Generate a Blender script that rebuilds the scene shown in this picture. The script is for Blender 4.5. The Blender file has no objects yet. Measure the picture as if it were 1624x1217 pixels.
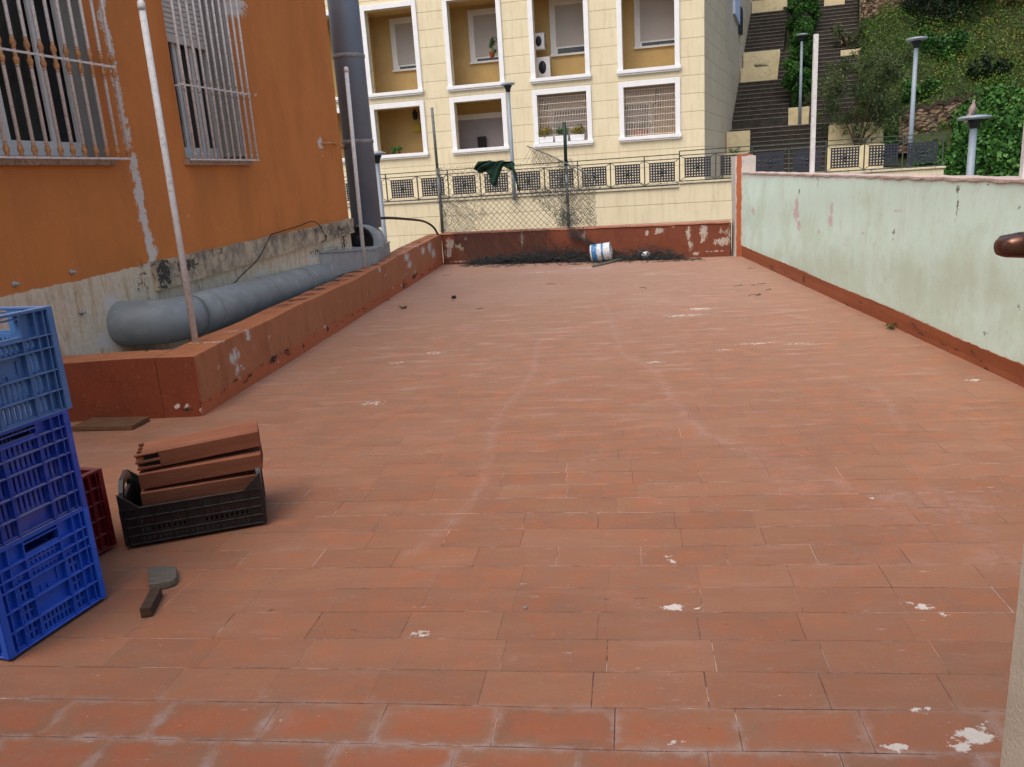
import bpy, bmesh, math, random
import numpy as np
from mathutils import Vector, Matrix
R = math.radians
random.seed(7); rng = np.random.default_rng(7)
S = bpy.context.scene
COL = S.collection

# ------------------------------------------------------------------ camera
CAMH = 1.6
pi_, ya, ro = R(14.41), R(5.23), R(3.70)
fw = Vector((-math.sin(ya)*math.cos(pi_), math.cos(ya)*math.cos(pi_), -math.sin(pi_)))
r0 = fw.cross(Vector((0, 0, 1))).normalized(); u0 = r0.cross(fw)
rt = r0*math.cos(ro) - u0*math.sin(ro)
up = u0*math.cos(ro) + r0*math.sin(ro)
cd = bpy.data.cameras.new("camera"); cam = bpy.data.objects.new("camera", cd); COL.objects.link(cam)
cd.sensor_width = 36; cd.lens = 36*1263/1624; cd.clip_start = .05; cd.clip_end = 500
m = Matrix((rt, up, -fw)).transposed().to_4x4(); m.translation = Vector((0, 0, CAMH))
cam.matrix_world = m
S.camera = cam
# ------------------------------------------------------------------ light
SUN_EL, SUN_AZ = 57, 210      # azimuth the light comes from, clockwise from +Y
w = bpy.data.worlds.new("World"); S.world = w; w.use_nodes = True
wn = w.node_tree.nodes; bg = wn["Background"]
sky = wn.new("ShaderNodeTexSky"); sky.sky_type = 'NISHITA'; sky.sun_disc = False
sky.sun_elevation = R(SUN_EL); sky.sun_rotation = R(SUN_AZ)
sky.air_density = 1.0; sky.dust_density = 4.0; sky.ozone_density = .6
w.node_tree.links.new(sky.outputs[0], bg.inputs[0]); bg.inputs[1].default_value = .15
sd = bpy.data.lights.new("sun", 'SUN'); sun = bpy.data.objects.new("sun", sd); COL.objects.link(sun)
sd.energy = 1.1; sd.angle = R(60); sd.color = (1, .97, .92)
dv = Vector((math.sin(R(SUN_AZ))*math.cos(R(SUN_EL)), math.cos(R(SUN_AZ))*math.cos(R(SUN_EL)), math.sin(R(SUN_EL))))
sun.rotation_euler = dv.to_track_quat('Z', 'Y').to_euler()
S.view_settings.view_transform = 'Standard'; S.view_settings.look = 'None'
S.view_settings.exposure = .52; S.view_settings.gamma = 1

# ------------------------------------------------------------------ colour and node helpers
def lin(c): c /= 255.; return c/12.92 if c <= .04045 else ((c+.055)/1.055)**2.4
def C(r, g, b, k=.9): return (lin(r)*k, lin(g)*k, lin(b)*k, 1)

class NT:
    def __init__(s, name, rough=.8, spec=.3, metal=0):
        s.m = bpy.data.materials.new(name); s.m.use_nodes = True
        s.t = s.m.node_tree; s.b = s.t.nodes["Principled BSDF"]
        s.b.inputs["Roughness"].default_value = rough; s.b.inputs["Metallic"].default_value = metal
        s.b.inputs["Specular IOR Level"].default_value = spec
        tc = s.t.nodes.new("ShaderNodeTexCoord"); s.obj = tc.outputs["Object"]
        s._pos = None
    @property
    def pos(s):
        if s._pos is None: s._pos = s.t.nodes.new("ShaderNodeNewGeometry").outputs["Position"]
        return s._pos
    def put(s, sock, v):
        if isinstance(v, bpy.types.NodeSocket): s.t.links.new(v, sock)
        elif isinstance(v, (tuple, list)) and len(v) == 3 and sock.type == 'RGBA': sock.default_value = (*v, 1)
        else: sock.default_value = v
    def m_(s, op, a, b=0., c=0., clamp=False):
        n = s.t.nodes.new("ShaderNodeMath"); n.operation = op; n.use_clamp = clamp
        s.put(n.inputs[0], a); s.put(n.inputs[1], b); s.put(n.inputs[2], c); return n.outputs[0]
    def vm(s, op, a, b):
        n = s.t.nodes.new("ShaderNodeVectorMath"); n.operation = op
        s.put(n.inputs[0], a); s.put(n.inputs[1], b); return n.outputs[0]
    def sep(s, v):
        n = s.t.nodes.new("ShaderNodeSeparateXYZ"); s.put(n.inputs[0], v); return n.outputs
    def comb(s, x=0., y=0., z=0.):
        n = s.t.nodes.new("ShaderNodeCombineXYZ"); s.put(n.inputs[0], x); s.put(n.inputs[1], y); s.put(n.inputs[2], z); return n.outputs[0]
    def noise(s, v, sc=5., det=4., ro=.6, dist=0., sv=None, colr=False):
        if sv: v = s.vm('MULTIPLY', v, sv)
        n = s.t.nodes.new("ShaderNodeTexNoise"); s.put(n.inputs["Vector"], v)
        n.inputs["Scale"].default_value = sc; n.inputs["Detail"].default_value = det
        n.inputs["Roughness"].default_value = ro; n.inputs["Distortion"].default_value = dist
        return n.outputs["Color" if colr else 0]
    def white(s, v):
        n = s.t.nodes.new("ShaderNodeTexWhiteNoise"); s.put(n.inputs["Vector"], v); return n.outputs[0]
    def vor(s, v, sc, feat='F1'):
        n = s.t.nodes.new("ShaderNodeTexVoronoi"); n.feature = feat; s.put(n.inputs["Vector"], v); n.inputs["Scale"].default_value = sc
        return n.outputs[0]
    def map(s, v, a, b, c=0., d=1., smooth=False):
        n = s.t.nodes.new("ShaderNodeMapRange"); n.clamp = True
        if smooth: n.interpolation_type = 'SMOOTHSTEP'
        for i, x in enumerate((v, a, b, c, d)): s.put(n.inputs[i], x)
        return n.outputs[0]
    def mix(s, f, a, b, mode='MIX'):
        n = s.t.nodes.new("ShaderNodeMix"); n.data_type = 'RGBA'; n.blend_type = mode
        s.put(n.inputs[0], f); s.put(n.inputs[6], a); s.put(n.inputs[7], b); return n.outputs[2]
    def attr(s, name):
        n = s.t.nodes.new("ShaderNodeAttribute"); n.attribute_name = name; return n.outputs["Fac"]
    def bump(s, h, strength=.3, dist=.01):
        n = s.t.nodes.new("ShaderNodeBump"); n.inputs["Strength"].default_value = strength
        n.inputs["Distance"].default_value = dist; s.put(n.inputs["Height"], h)
        s.t.links.new(n.outputs[0], s.b.inputs["Normal"])
    def out(s, col, rough=None):
        s.put(s.b.inputs["Base Color"], col)
        if rough is not None: s.put(s.b.inputs["Roughness"], rough)
        return s.m

def mat_plain(name, col, rough=.7, var=.12, sc=8., metal=0, spec=.3, bump=.0, dirt=None, dirt_amt=.35):
    n = NT(name, rough, spec, metal)
    f = n.noise(n.pos, sc, 5, .65)
    d = tuple(c*(1-var*2) for c in col[:3]); l = tuple(min(1, c*(1+var)) for c in col[:3])
    c = n.mix(n.map(f, .3, .7), (*d, 1), (*l, 1))
    if dirt:
        g = n.noise(n.pos, sc*2.3, 6, .7)
        c = n.mix(n.m_('MULTIPLY', n.map(g, .52, .66), dirt_amt), c, dirt)
    if bump: n.bump(n.noise(n.pos, sc*8, 4, .7), bump, .004)
    return n.out(c)

def mat_painted(name, base, base2, peel, dark=(.03, .022, .018, 1), nsc=14., sv=(1, 1, 1), rough=.75, bump=.35, haze=C(200, 185, 175), extra=None, psv=(1, 1, 1), pamp=3.0):
    """weathered masonry paint: fractal flakes wherever the 'peel' attribute is high, soot where 'dark' is"""
    n = NT(name, rough)
    a = n.noise(n.pos, 1.7, 6, .65, sv=sv); b = n.noise(n.pos, 9., 6, .7, sv=sv); fi = n.noise(n.pos, nsc*3, 8, .75)
    c = n.mix(n.map(n.m_('ADD', n.m_('MULTIPLY', a, .6), n.m_('MULTIPLY', b, .4)), .36, .64), base, base2)
    if extra: c = extra(n, c)
    c = n.mix(n.m_('MULTIPLY', n.map(n.noise(n.pos, 60, 3, .8), .62, .75), .25), c, peel)
    hz = n.m_('MULTIPLY', n.attr('haze'), n.map(b, .3, .6, .4, 1.), clamp=True)
    c = n.mix(hz, c, haze)
    pk = n.map(n.m_('ADD', n.attr('peel'), n.m_('MULTIPLY', n.m_('MULTIPLY', n.m_('SUBTRACT', n.noise(n.pos, nsc*1.6, 10, .8, sv=psv), .5), pamp), n.m_('MULTIPLY', n.attr('peel'), 3., clamp=True))), .44, .48)
    c = n.mix(pk, c, n.mix(fi, tuple(x*.72 for x in peel[:3])+(1,), peel))
    dk = n.map(n.m_('ADD', n.attr('dark'), n.m_('MULTIPLY', n.m_('SUBTRACT', n.noise(n.pos, nsc*1.8, 9, .8), .5), 2.8)), .46, .53)
    c = n.mix(dk, c, dark)
    h = n.m_('SUBTRACT', n.m_('ADD', n.m_('MULTIPLY', fi, .3), n.m_('MULTIPLY', b, .7)), n.m_('ADD', n.m_('MULTIPLY', pk, .25), n.m_('MULTIPLY', dk, .5)))
    n.bump(h, bump, .012)
    return n.out(c)

# ------------------------------------------------------------------ mesh helpers
class MB:
    def __init__(s): s.v = []; s.f = []; s.smooth = []
    def add(s, vs, fs, M=None, smooth=False):
        o = len(s.v)
        s.v += [tuple(M @ Vector(p)) if M is not None else tuple(p) for p in vs]
        s.f += [tuple(i+o for i in f) for f in fs]; s.smooth += [smooth]*len(fs); return s
    def box(s, a, b, M=None):
        x0, y0, z0 = a; x1, y1, z1 = b
        return s.add([(x0,y0,z0),(x1,y0,z0),(x1,y1,z0),(x0,y1,z0),(x0,y0,z1),(x1,y0,z1),(x1,y1,z1),(x0,y1,z1)],
                     [(0,3,2,1),(4,5,6,7),(0,1,5,4),(1,2,6,5),(2,3,7,6),(3,0,4,7)], M)
    def hexa(s, p, M=None):   # 8 points: bottom ring then top ring
        return s.add(p, [(0,3,2,1),(4,5,6,7),(0,1,5,4),(1,2,6,5),(2,3,7,6),(3,0,4,7)], M)
    def tube(s, path, r, n=12, caps=True, M=None, smooth=True):
        P = [Vector(p) for p in path]; k = len(P)
        rs = r if isinstance(r, (list, tuple)) else [r]*k
        vs = []; fs = []
        t0 = (P[1]-P[0]).normalized(); a = t0.orthogonal().normalized()
        for i, p in enumerate(P):
            t = ((P[min(i+1, k-1)]-P[max(i-1, 0)])).normalized()
            a = (a - t*a.dot(t)).normalized(); b = t.cross(a)
            for j in range(n):
                th = 2*math.pi*j/n; vs.append(p + (a*math.cos(th)+b*math.sin(th))*rs[i])
        for i in range(k-1):
            for j in range(n): fs.append((i*n+j, i*n+(j+1) % n, (i+1)*n+(j+1) % n, (i+1)*n+j))
        s.add(vs, fs, M, smooth)
        if caps and n > 2:
            o = len(s.v)-len(vs)
            s.f.append(tuple(o+j for j in reversed(range(n)))); s.f.append(tuple(o+(k-1)*n+j for j in range(n))); s.smooth += [False]*2
        return s
    def lathe(s, prof, c=(0, 0, 0), n=16, M=None, smooth=True):   # prof: (r, z)
        vs = []; fs = []
        for r, z in prof:
            for j in range(n):
                th = 2*math.pi*j/n; vs.append((c[0]+r*math.cos(th), c[1]+r*math.sin(th), c[2]+z))
        for i in range(len(prof)-1):
            for j in range(n): fs.append((i*n+j, i*n+(j+1) % n, (i+1)*n+(j+1) % n, (i+1)*n+j))
        fs.append(tuple(reversed(range(n)))); fs.append(tuple((len(prof)-1)*n+j for j in range(n)))
        return s.add(vs, fs, M, smooth)
    def build(s, name, mat, parent=None, label=None, cat=None, group=None, kind=None, bevel=0, loc=None):
        me = bpy.data.meshes.new(name); me.from_pydata(s.v, [], s.f); me.update()
        if any(s.smooth): me.polygons.foreach_set('use_smooth', s.smooth)
        me.materials.append(mat)
        o = bpy.data.objects.new(name, me); COL.objects.link(o)
        if parent: o.parent = parent
        if loc: o.location = loc
        if bevel:
            b = o.modifiers.new('bevel', 'BEVEL'); b.width = bevel; b.segments = 2; b.limit_method = 'ANGLE'
        tag(o, label, cat, group, kind); return o
def tag(o, label=None, cat=None, group=None, kind=None):
    if label: o['label'] = label
    if cat: o['category'] = cat
    if group: o['group'] = group
    if kind: o['kind'] = kind
    return o
def empty(name, loc, rz=0, label=None, cat=None, group=None):
    o = bpy.data.objects.new(name, None); COL.objects.link(o); o.location = loc; o.rotation_euler = (0, 0, rz)
    o.empty_display_size = .1
    return tag(o, label, cat, group)
def copy_tree(o, loc, rz=None, label=None):
    c = o.copy(); COL.objects.link(c); c.location = loc
    if rz is not None: c.rotation_euler = (0, 0, rz)
    if label: c['label'] = label
    for ch in [x for x in COL.objects if x.parent == o]:
        d = ch.copy(); COL.objects.link(d); d.parent = c
        for g in [x for x in COL.objects if x.parent == ch]:
            e = g.copy(); COL.objects.link(e); e.parent = d
    return c
def smooth_path(pts, n=8):
    P = [Vector(p) for p in pts]; P = [2*P[0]-P[1]]+P+[2*P[-1]-P[-2]]; o = []
    for i in range(1, len(P)-2):
        for k in range(n):
            t = k/n; a, b, c, d = P[i-1:i+3]
            o.append(.5*((2*b)+(c-a)*t+(2*a-5*b+4*c-d)*t*t+(3*b-a-3*c+d)*t**3))
    o.append(P[-2]); return o
def gridrect(mb, fn, us, vs, skip=None, flip=False):
    """fn(u,v)->point, one quad per cell"""
    V = [fn(u, v) for v in vs for u in us]; n = len(us); F = []
    for j in range(len(vs)-1):
        for i in range(n-1):
            if skip and skip((us[i]+us[i+1])/2, (vs[j]+vs[j+1])/2): continue
            q = (j*n+i, j*n+i+1, (j+1)*n+i+1, (j+1)*n+i)
            F.append(q[::-1] if flip else q)
    mb.add(V, F)
def lines(a, b, step, cuts=()):
    k = max(1, int(round(abs(b-a)/step))); s = {round(a+(b-a)*i/k, 5) for i in range(k+1)}
    s |= {round(c, 5) for c in cuts if min(a, b) < c < max(a, b)}; return sorted(s)
def paint(o, **kw):
    """per-vertex stain masks from gaussian blobs ((x,y,z),(rx,ry,rz),strength) in the mesh's own space"""
    me = o.data; n = len(me.vertices); co = np.empty(n*3); me.vertices.foreach_get('co', co); co = co.reshape(-1, 3)
    for nm in ('peel', 'dark', 'haze'):
        val = np.zeros(n)
        for c, r, st in kw.get(nm, ()):
            d = ((co-np.array(c))/np.array(r))**2
            val = np.maximum(val, st*np.exp(-d.sum(1)))
        me.attributes.new(nm, 'FLOAT', 'POINT').data.foreach_set('value', val.astype(np.float32))
def ray(px, py):
    return fw + rt*((px-812)/1263) - up*((py-608.5)/1263)
def on(px, py, p0, nrm):          # where a plane of the place shows in the photograph: for stains only
    d = ray(px, py); c = Vector((0, 0, CAMH)); nrm = Vector(nrm); return c + d*((Vector(p0)-c).dot(nrm)/d.dot(nrm))

# ------------------------------------------------------------------ materials
def floor_material():
    n = NT("painted_floor_tiles", .72, .35)
    x, y, z = n.sep(n.pos)
    warp = n.m_('MULTIPLY', n.m_('SUBTRACT', n.noise(n.pos, .8, 2, .5), .5), .05)
    v = n.m_('DIVIDE', n.m_('ADD', n.m_('ADD', n.m_('SUBTRACT', y, 1.973), n.m_('MULTIPLY', x, .031)), warp), .1875)
    row = n.m_('FLOOR', v); fv = n.m_('FRACT', v)
    off = n.m_('MULTIPLY', n.white(n.comb(row, 3.1, 0)), 1.)
    u = n.m_('ADD', n.m_('DIVIDE', n.m_('SUBTRACT', x, n.m_('MULTIPLY', fv, .012)), .362), off)
    colm = n.m_('FLOOR', u); fu = n.m_('FRACT', u)
    dv_ = n.m_('MULTIPLY', n.m_('MINIMUM', fv, n.m_('SUBTRACT', 1., fv)), .1875)
    du_ = n.m_('MULTIPLY', n.m_('MINIMUM', fu, n.m_('SUBTRACT', 1., fu)), .362)
    wob = n.m_('MULTIPLY', n.m_('SUBTRACT', n.noise(n.pos, 45, 4, .7), .5), .0045)
    dvw = n.m_('ADD', dv_, wob); duw = n.m_('ADD', du_, wob)
    near = n.map(y, 2., 5.0, 1., .0); mid = n.map(y, 3.0, 7.5, 1., .05)
    # how much of each joint is still open: noisy along its length, and joint by joint
    hopen = n.m_('MULTIPLY', n.map(n.m_('ADD', n.noise(n.comb(x, n.m_('MULTIPLY', row, 3.7), 0), 2.4, 5, .7), n.m_('MULTIPLY', n.white(n.comb(row, 9, 1)), .16)), .50, .57), n.m_('MAXIMUM', mid, .22))
    vopen = n.m_('MULTIPLY', n.map(n.m_('ADD', n.white(n.comb(colm, row, 2)), n.m_('MULTIPLY', n.noise(n.pos, 9, 3, .6), .5)), .80, 1.02), mid)
    jh = n.m_('MULTIPLY', n.map(dvw, .0005, .0026, 1., 0.), hopen)
    jv = n.m_('MULTIPLY', n.map(duw, .0004, .0022, 1., 0.), vopen)
    joint = n.m_('MAXIMUM', jh, jv)
    faint = n.m_('MULTIPLY', n.m_('MAXIMUM', n.map(dvw, .0, .005, 1., 0.), n.map(duw, .0, .004, 1., 0.)), n.m_('MULTIPLY', mid, .45))
    # paint
    streak = n.noise(n.pos, 2.6, 8, .72, .3, sv=(.7, 1.7, 1)); big = n.noise(n.pos, .55, 4, .6); mott = n.noise(n.pos, 7, 7, .72)
    fine = n.noise(n.pos, 70, 5, .75)
    A = C(166, 118, 86, .78); B = C(144, 103, 80, .78); O = C(182, 110, 68, .8); G = C(160, 128, 116, .88)
    c = n.mix(n.map(streak, .38, .62), A, B)
    c = n.mix(n.m_('MULTIPLY', n.map(n.m_('ADD', n.m_('MULTIPLY', mott, .5), n.m_('MULTIPLY', streak, .5)), .48, .58), .75), c, O)
    c = n.mix(n.m_('MULTIPLY', n.map(big, .5, .7), .3), c, C(176, 136, 114, .9))
    st2 = n.noise(n.pos, 3.6, 9, .78, .3, sv=(.5, 2.4, 1))
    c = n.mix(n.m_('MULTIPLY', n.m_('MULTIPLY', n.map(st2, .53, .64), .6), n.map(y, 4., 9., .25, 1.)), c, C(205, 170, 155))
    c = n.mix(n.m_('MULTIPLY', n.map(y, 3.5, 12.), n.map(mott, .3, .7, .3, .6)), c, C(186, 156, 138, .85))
    tone = n.white(n.comb(colm, row, 7))
    c = n.mix(n.m_('MULTIPLY', mid, .46), c, n.mix(tone, C(142, 99, 78, .8), C(170, 119, 92, .8)))
    # worn first rows: bare orange clay in the middle, grey dust toward the joints
    rows = n.map(n.m_('ADD', y, n.m_('MULTIPLY', x, .03)), 2.05, 2.24, 1., 0.)
    edge = n.m_('MINIMUM', du_, n.m_('MULTIPLY', dv_, 1.3))
    wear = n.m_('ADD', n.map(edge, 0., .07, 0., 1.), n.m_('MULTIPLY', n.m_('SUBTRACT', n.noise(n.pos, 11, 6, .7), .5), 2.))
    ora = n.m_('MULTIPLY', n.map(n.m_('ADD', wear, n.m_('MULTIPLY', n.m_('SUBTRACT', n.noise(n.pos, 4.5, 6, .7), .5), 3.)), .45, .95), n.map(x, -.3, 1.2, .85, .35))
    dust = n.map(wear, .35, -.1)
    c = n.mix(n.m_('MULTIPLY', n.m_('MAXIMUM', rows, n.m_('MULTIPLY', near, .25)), n.m_('MULTIPLY', ora, .6)), c, C(180, 98, 62, .85))
    c = n.mix(n.m_('MULTIPLY', rows, n.m_('MULTIPLY', dust, .75)), c, C(176, 150, 138, .85))
    c = n.mix(n.m_('MULTIPLY', n.map(fine, .58, .8), .28), c, C(120, 70, 55))
    c = n.mix(n.m_('MULTIPLY', n.map(fine, .42, .25), .22), c, C(215, 175, 155))
    # scattered soot specks and pale scuffs
    sp = n.noise(n.pos, 26, 8, .8, sv=(1, 1.6, 1)); c = n.mix(n.m_('MULTIPLY', n.map(sp, .645, .68), .75), c, (.05, .035, .03, 1))
    sc = n.noise(n.pos, 13, 9, .8, sv=(.5, 2.2, 1)); c = n.mix(n.m_('MULTIPLY', n.map(sc, .63, .67), .5), c, C(214, 196, 184))
    # stains and dark wall-foot lines where they lie
    hz = n.m_('MULTIPLY', n.attr('haze'), n.map(n.noise(n.pos, 16, 8, .8), .42, .58, .1, 1.25), clamp=True)
    c = n.mix(n.m_('MULTIPLY', hz, .28), c, C(192, 166, 160))
    pr = n.m_('SUBTRACT', n.noise(n.pos, 34, 10, .75), .5)
    pk = n.map(n.m_('ADD', n.attr('peel'), n.m_('MULTIPLY', pr, 2.4)), .42, .5)
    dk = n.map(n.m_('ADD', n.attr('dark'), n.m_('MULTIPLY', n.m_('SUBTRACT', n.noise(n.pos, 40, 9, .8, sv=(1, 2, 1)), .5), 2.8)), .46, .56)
    # joints
    which = n.noise(n.vm('ADD', n.pos, (7.3, 1.1, 0)), 3.1, 5, .75)
    wj = n.m_('ADD', which, n.m_('MULTIPLY', n.white(n.comb(row, 5, 5)), .12))
    jc = n.mix(n.map(wj, .56, .63), (.045, .03, .024, 1), C(212, 188, 172))
    c = n.mix(n.m_('MULTIPLY', faint, n.map(n.noise(n.pos, 4, 5, .7), .4, .6)), c, C(112, 72, 58))
    c = n.mix(n.m_('MULTIPLY', joint, .92), c, jc)
    c = n.mix(pk, c, n.mix(fine, C(190, 176, 165), C(232, 224, 214)))
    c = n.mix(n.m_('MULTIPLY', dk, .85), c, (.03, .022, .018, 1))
    h = n.m_('ADD', n.m_('MULTIPLY', fine, .12), n.m_('MULTIPLY', mott, .35))
    h = n.m_('SUBTRACT', h, n.m_('ADD', n.m_('MULTIPLY', joint, .8), n.m_('MULTIPLY', faint, .25)))
    h = n.m_('ADD', h, n.m_('ADD', n.m_('MULTIPLY', pk, .2), n.m_('MULTIPLY', tone, n.m_('MULTIPLY', near, .25))))
    n.bump(h, .45, .006)
    return n.out(c, n.map(mott, .3, .7, .62, .85))

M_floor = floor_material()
def orange_extra(n, c):
    s_, d_, z_ = n.sep(n.obj)
    e = n.noise(n.obj, 3.2, 8, .7); e2 = n.noise(n.obj, 22, 6, .7)
    lim = n.m_('ADD', n.m_('MULTIPLY', s_, .03), n.m_('ADD', 1.0, n.m_('MULTIPLY', n.m_('SUBTRACT', e, .5), .09)))
    low = n.map(n.m_('SUBTRACT', lim, z_), 0., .006)
    str_ = n.noise(n.obj, 4., 7, .75, sv=(3, 3, .35))
    pl = n.mix(n.map(e2, .35, .65), C(212, 194, 164), C(230, 214, 188))
    pl = n.mix(n.m_('MULTIPLY', n.map(str_, .5, .62), .65), pl, C(190, 148, 92))
    pl = n.mix(n.m_('MULTIPLY', n.map(n.noise(n.obj, 6, 8, .8, sv=(1.5, 1, .5)), .55, .66), .7), pl, C(120, 112, 100))
    c = n.mix(n.m_('MULTIPLY', n.map(n.noise(n.obj, 1.3, 4, .6, sv=(2, 2, .5)), .45, .65), .35), c, C(172, 104, 54))
    return n.mix(low, c, pl)
M_orange = mat_painted("orange_render", C(214, 132, 68), C(204, 124, 62), C(232, 222, 210), nsc=16, extra=orange_extra, bump=.25)
def parapet_extra(n, c):
    x, y, z = n.sep(n.pos)
    st = n.noise(n.pos, 5, 6, .7, sv=(1, 1.5, .4))
    return n.mix(n.m_('MULTIPLY', n.map(st, .5, .68), .5), c, C(140, 78, 46))
def parapet_left_extra(n, c):
    x, y, z = n.sep(n.pos)
    c = parapet_extra(n, c)
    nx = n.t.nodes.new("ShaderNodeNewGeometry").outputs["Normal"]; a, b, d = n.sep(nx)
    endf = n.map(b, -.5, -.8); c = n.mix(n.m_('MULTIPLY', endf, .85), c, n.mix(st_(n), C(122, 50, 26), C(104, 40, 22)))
    topf = n.map(d, .5, .8)
    # rows of bare brick showing through the coping paint
    rows = n.m_('FRACT', n.m_('DIVIDE', n.m_('ADD', y, n.m_('MULTIPLY', n.noise(n.pos, 3, 3, .6), .2)), .42))
    bare = n.m_('MULTIPLY', n.map(n.m_('ABSOLUTE', n.m_('SUBTRACT', rows, .5)), .33, .24), n.m_('MULTIPLY', topf, n.map(n.m_('ADD', y, n.m_('MULTIPLY', x, 3.)), -2., -1.)))
    far = n.map(y, 7.2, 8.4)
    nn = n.m_('MULTIPLY', n.map(n.noise(n.pos, 8, 8, .8), .45, .52), n.map(n.m_('ADD', n.m_('SUBTRACT', n.m_('ADD', x, 3.24), n.m_('MULTIPLY', n.m_('SUBTRACT', y, 5.69), .008)), n.m_('MULTIPLY', n.m_('SUBTRACT', n.noise(n.pos, 5, 4, .6), .5), .25)), .24, .17))
    c = n.mix(n.m_('MULTIPLY', n.m_('MULTIPLY', bare, far), n.m_('MULTIPLY', nn, 1.)), c, C(70, 44, 36))
    low = n.m_('MULTIPLY', n.map(n.m_('ADD', z, n.m_('MULTIPLY', n.noise(n.pos, 6, 7, .75), .12)), .15, .14), n.m_('SUBTRACT', 1., endf))
    return n.mix(n.m_('MULTIPLY', low, .6), c, C(196, 98, 58))
def st_(n): return n.map(n.noise(n.pos, 4, 6, .7), .35, .65)
M_parL = mat_painted("terracotta_parapet_paint", C(184, 120, 82), C(170, 106, 70), C(222, 214, 205), nsc=15, psv=(1, 1.6, .6), pamp=5., extra=parapet_left_extra)
M_parF = mat_painted("dark_red_parapet_paint", C(128, 70, 46), C(112, 58, 40), C(196, 182, 168), nsc=12, psv=(1.3, 1, .8), pamp=4.5, extra=parapet_extra)
M_cope = mat_plain("faded_coping_paint", C(192, 136, 112), .8, .12, 7, bump=.2, dirt=C(120, 85, 70))
def mint_extra(n, c):
    x, y, z = n.sep(n.pos)
    st = n.noise(n.pos, 3., 7, .75, sv=(1, 1.6, .35))
    c = n.mix(n.m_('MULTIPLY', n.map(st, .5, .66), .3), c, C(208, 214, 202))
    g = n.noise(n.pos, 1.4, 7, .7)
    c = n.mix(n.m_('MULTIPLY', n.map(n.m_('SUBTRACT', g, n.m_('MULTIPLY', z, .16)), .36, .5), .35), c, C(188, 204, 170))
    top = n.map(n.m_('ADD', z, n.m_('MULTIPLY', n.m_('SUBTRACT', n.noise(n.pos, 9, 6, .7, sv=(1, 1, .5)), .5), .22)), 1.33, 1.37)
    c = n.mix(n.m_('MULTIPLY', top, .75), c, C(222, 224, 220))
    sp = n.noise(n.pos, 17, 9, .8); c = n.mix(n.m_('MULTIPLY', n.map(sp, .63, .66), .6), c, C(140, 138, 118))
    sp2 = n.noise(n.vm('ADD', n.pos, (3, 3, 3)), 8, 9, .8); return n.mix(n.m_('MULTIPLY', n.map(sp2, .60, .64), .4), c, C(206, 190, 186))
M_mint = mat_painted("pale_mint_limewash", C(216, 242, 228, 1.), C(210, 236, 220, 1.), C(232, 210, 208), dark=C(110, 104, 88), nsc=12, extra=mint_extra, bump=.3)
M_skirt = mat_painted("red_brown_skirting_paint", C(160, 92, 58), C(146, 82, 52), C(205, 190, 175), nsc=18)
def yellow_mat(name, a, b):
    n = NT(name, .85); x, y, z = n.sep(n.obj)
    g = n.m_('FRACT', n.m_('DIVIDE', n.m_('SUBTRACT', z, 2.147), .4875)); d = n.m_('MULTIPLY', n.m_('MINIMUM', g, n.m_('SUBTRACT', 1., g)), .4875)
    ln = n.map(d, .008, .014, 1., 0.)
    c = n.mix(n.map(n.noise(n.obj, 1.2, 6, .65), .35, .65), a, b)
    c = n.mix(n.m_('MULTIPLY', n.map(n.noise(n.obj, 5, 7, .7, sv=(2, 2, .2)), .5, .66), .36), c, C(186, 172, 138))
    c = n.mix(n.m_('MULTIPLY', ln, .38), c, C(160, 144, 112))
    n.bump(n.m_('SUBTRACT', n.m_('MULTIPLY', n.noise(n.obj, 60, 3, .6), .1), ln), .6, .02)
    return n.out(c)
M_yellow = yellow_mat("cream_yellow_render", C(230, 217, 184), C(223, 209, 174))
M_side = yellow_mat("shaded_cream_render", C(214, 200, 172), C(200, 188, 160))  # darker copy of the cream: the side wall's shade is in the colour
M_ochre = mat_plain("ochre_loggia_render", C(212, 182, 124), .85, .06, 2)
M_white = mat_plain("white_moulding_paint", C(238, 238, 238), .6, .03, 4)
M_shut = NT("roller_shutter_slats", .6)
_x, _y, _z = M_shut.sep(M_shut.obj); _g = M_shut.m_('FRACT', M_shut.m_('DIVIDE', _z, .05))
_l = M_shut.map(_g, .0, .25, 1., 0.)
M_shut.bump(_g, .5, .01)
M_shut = M_shut.out(M_shut.mix(M_shut.m_('MULTIPLY', _l, .45), C(190, 184, 180), C(110, 104, 100)))
M_glass = mat_plain("dark_window_glass", (.02, .022, .025, 1), .12, .3, 3, spec=.6)
M_grey_reveal = mat_plain("grey_reveal_paint", C(150, 148, 144), .8, .06, 3)
M_alu = mat_plain("white_aluminium", C(224, 220, 214), .4, .05, 5, spec=.5)
M_iron = mat_plain("white_rusting_iron", C(236, 226, 218), .55, .04, 20, dirt=C(170, 110, 74), dirt_amt=.55)
M_rust = mat_plain("rust_orange_casting", C(196, 140, 92), .75, .2, 30, bump=.3, dirt=C(140, 74, 38), dirt_amt=.9)
M_iron2 = mat_plain("chipped_white_iron", C(234, 226, 220), .55, .1, 25, dirt=C(120, 88, 66), dirt_amt=.6)
M_pvc = mat_plain("weathered_grey_pipe", C(130, 137, 138), .5, .1, 3, spec=.45, dirt=C(168, 168, 160), dirt_amt=.4)
M_duct = mat_plain("blue_grey_duct_metal", C(118, 128, 142), .45, .06, 2.5, spec=.5, dirt=C(100, 108, 120), dirt_amt=.3)
M_steel = mat_plain("grey_fan_housing", C(156, 162, 162), .5, .08, 5, spec=.5, dirt=C(100, 98, 90))
M_black = mat_plain("black_rubber", (.012, .012, .013, 1), .5, .3, 20)
M_lamp = mat_plain("grey_lamp_paint", C(142, 154, 164), .45, .06, 4, spec=.5)
M_lamphead = mat_plain("lamp_head_grey", C(150, 160, 170), .35, .08, 6, spec=.6)
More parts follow.
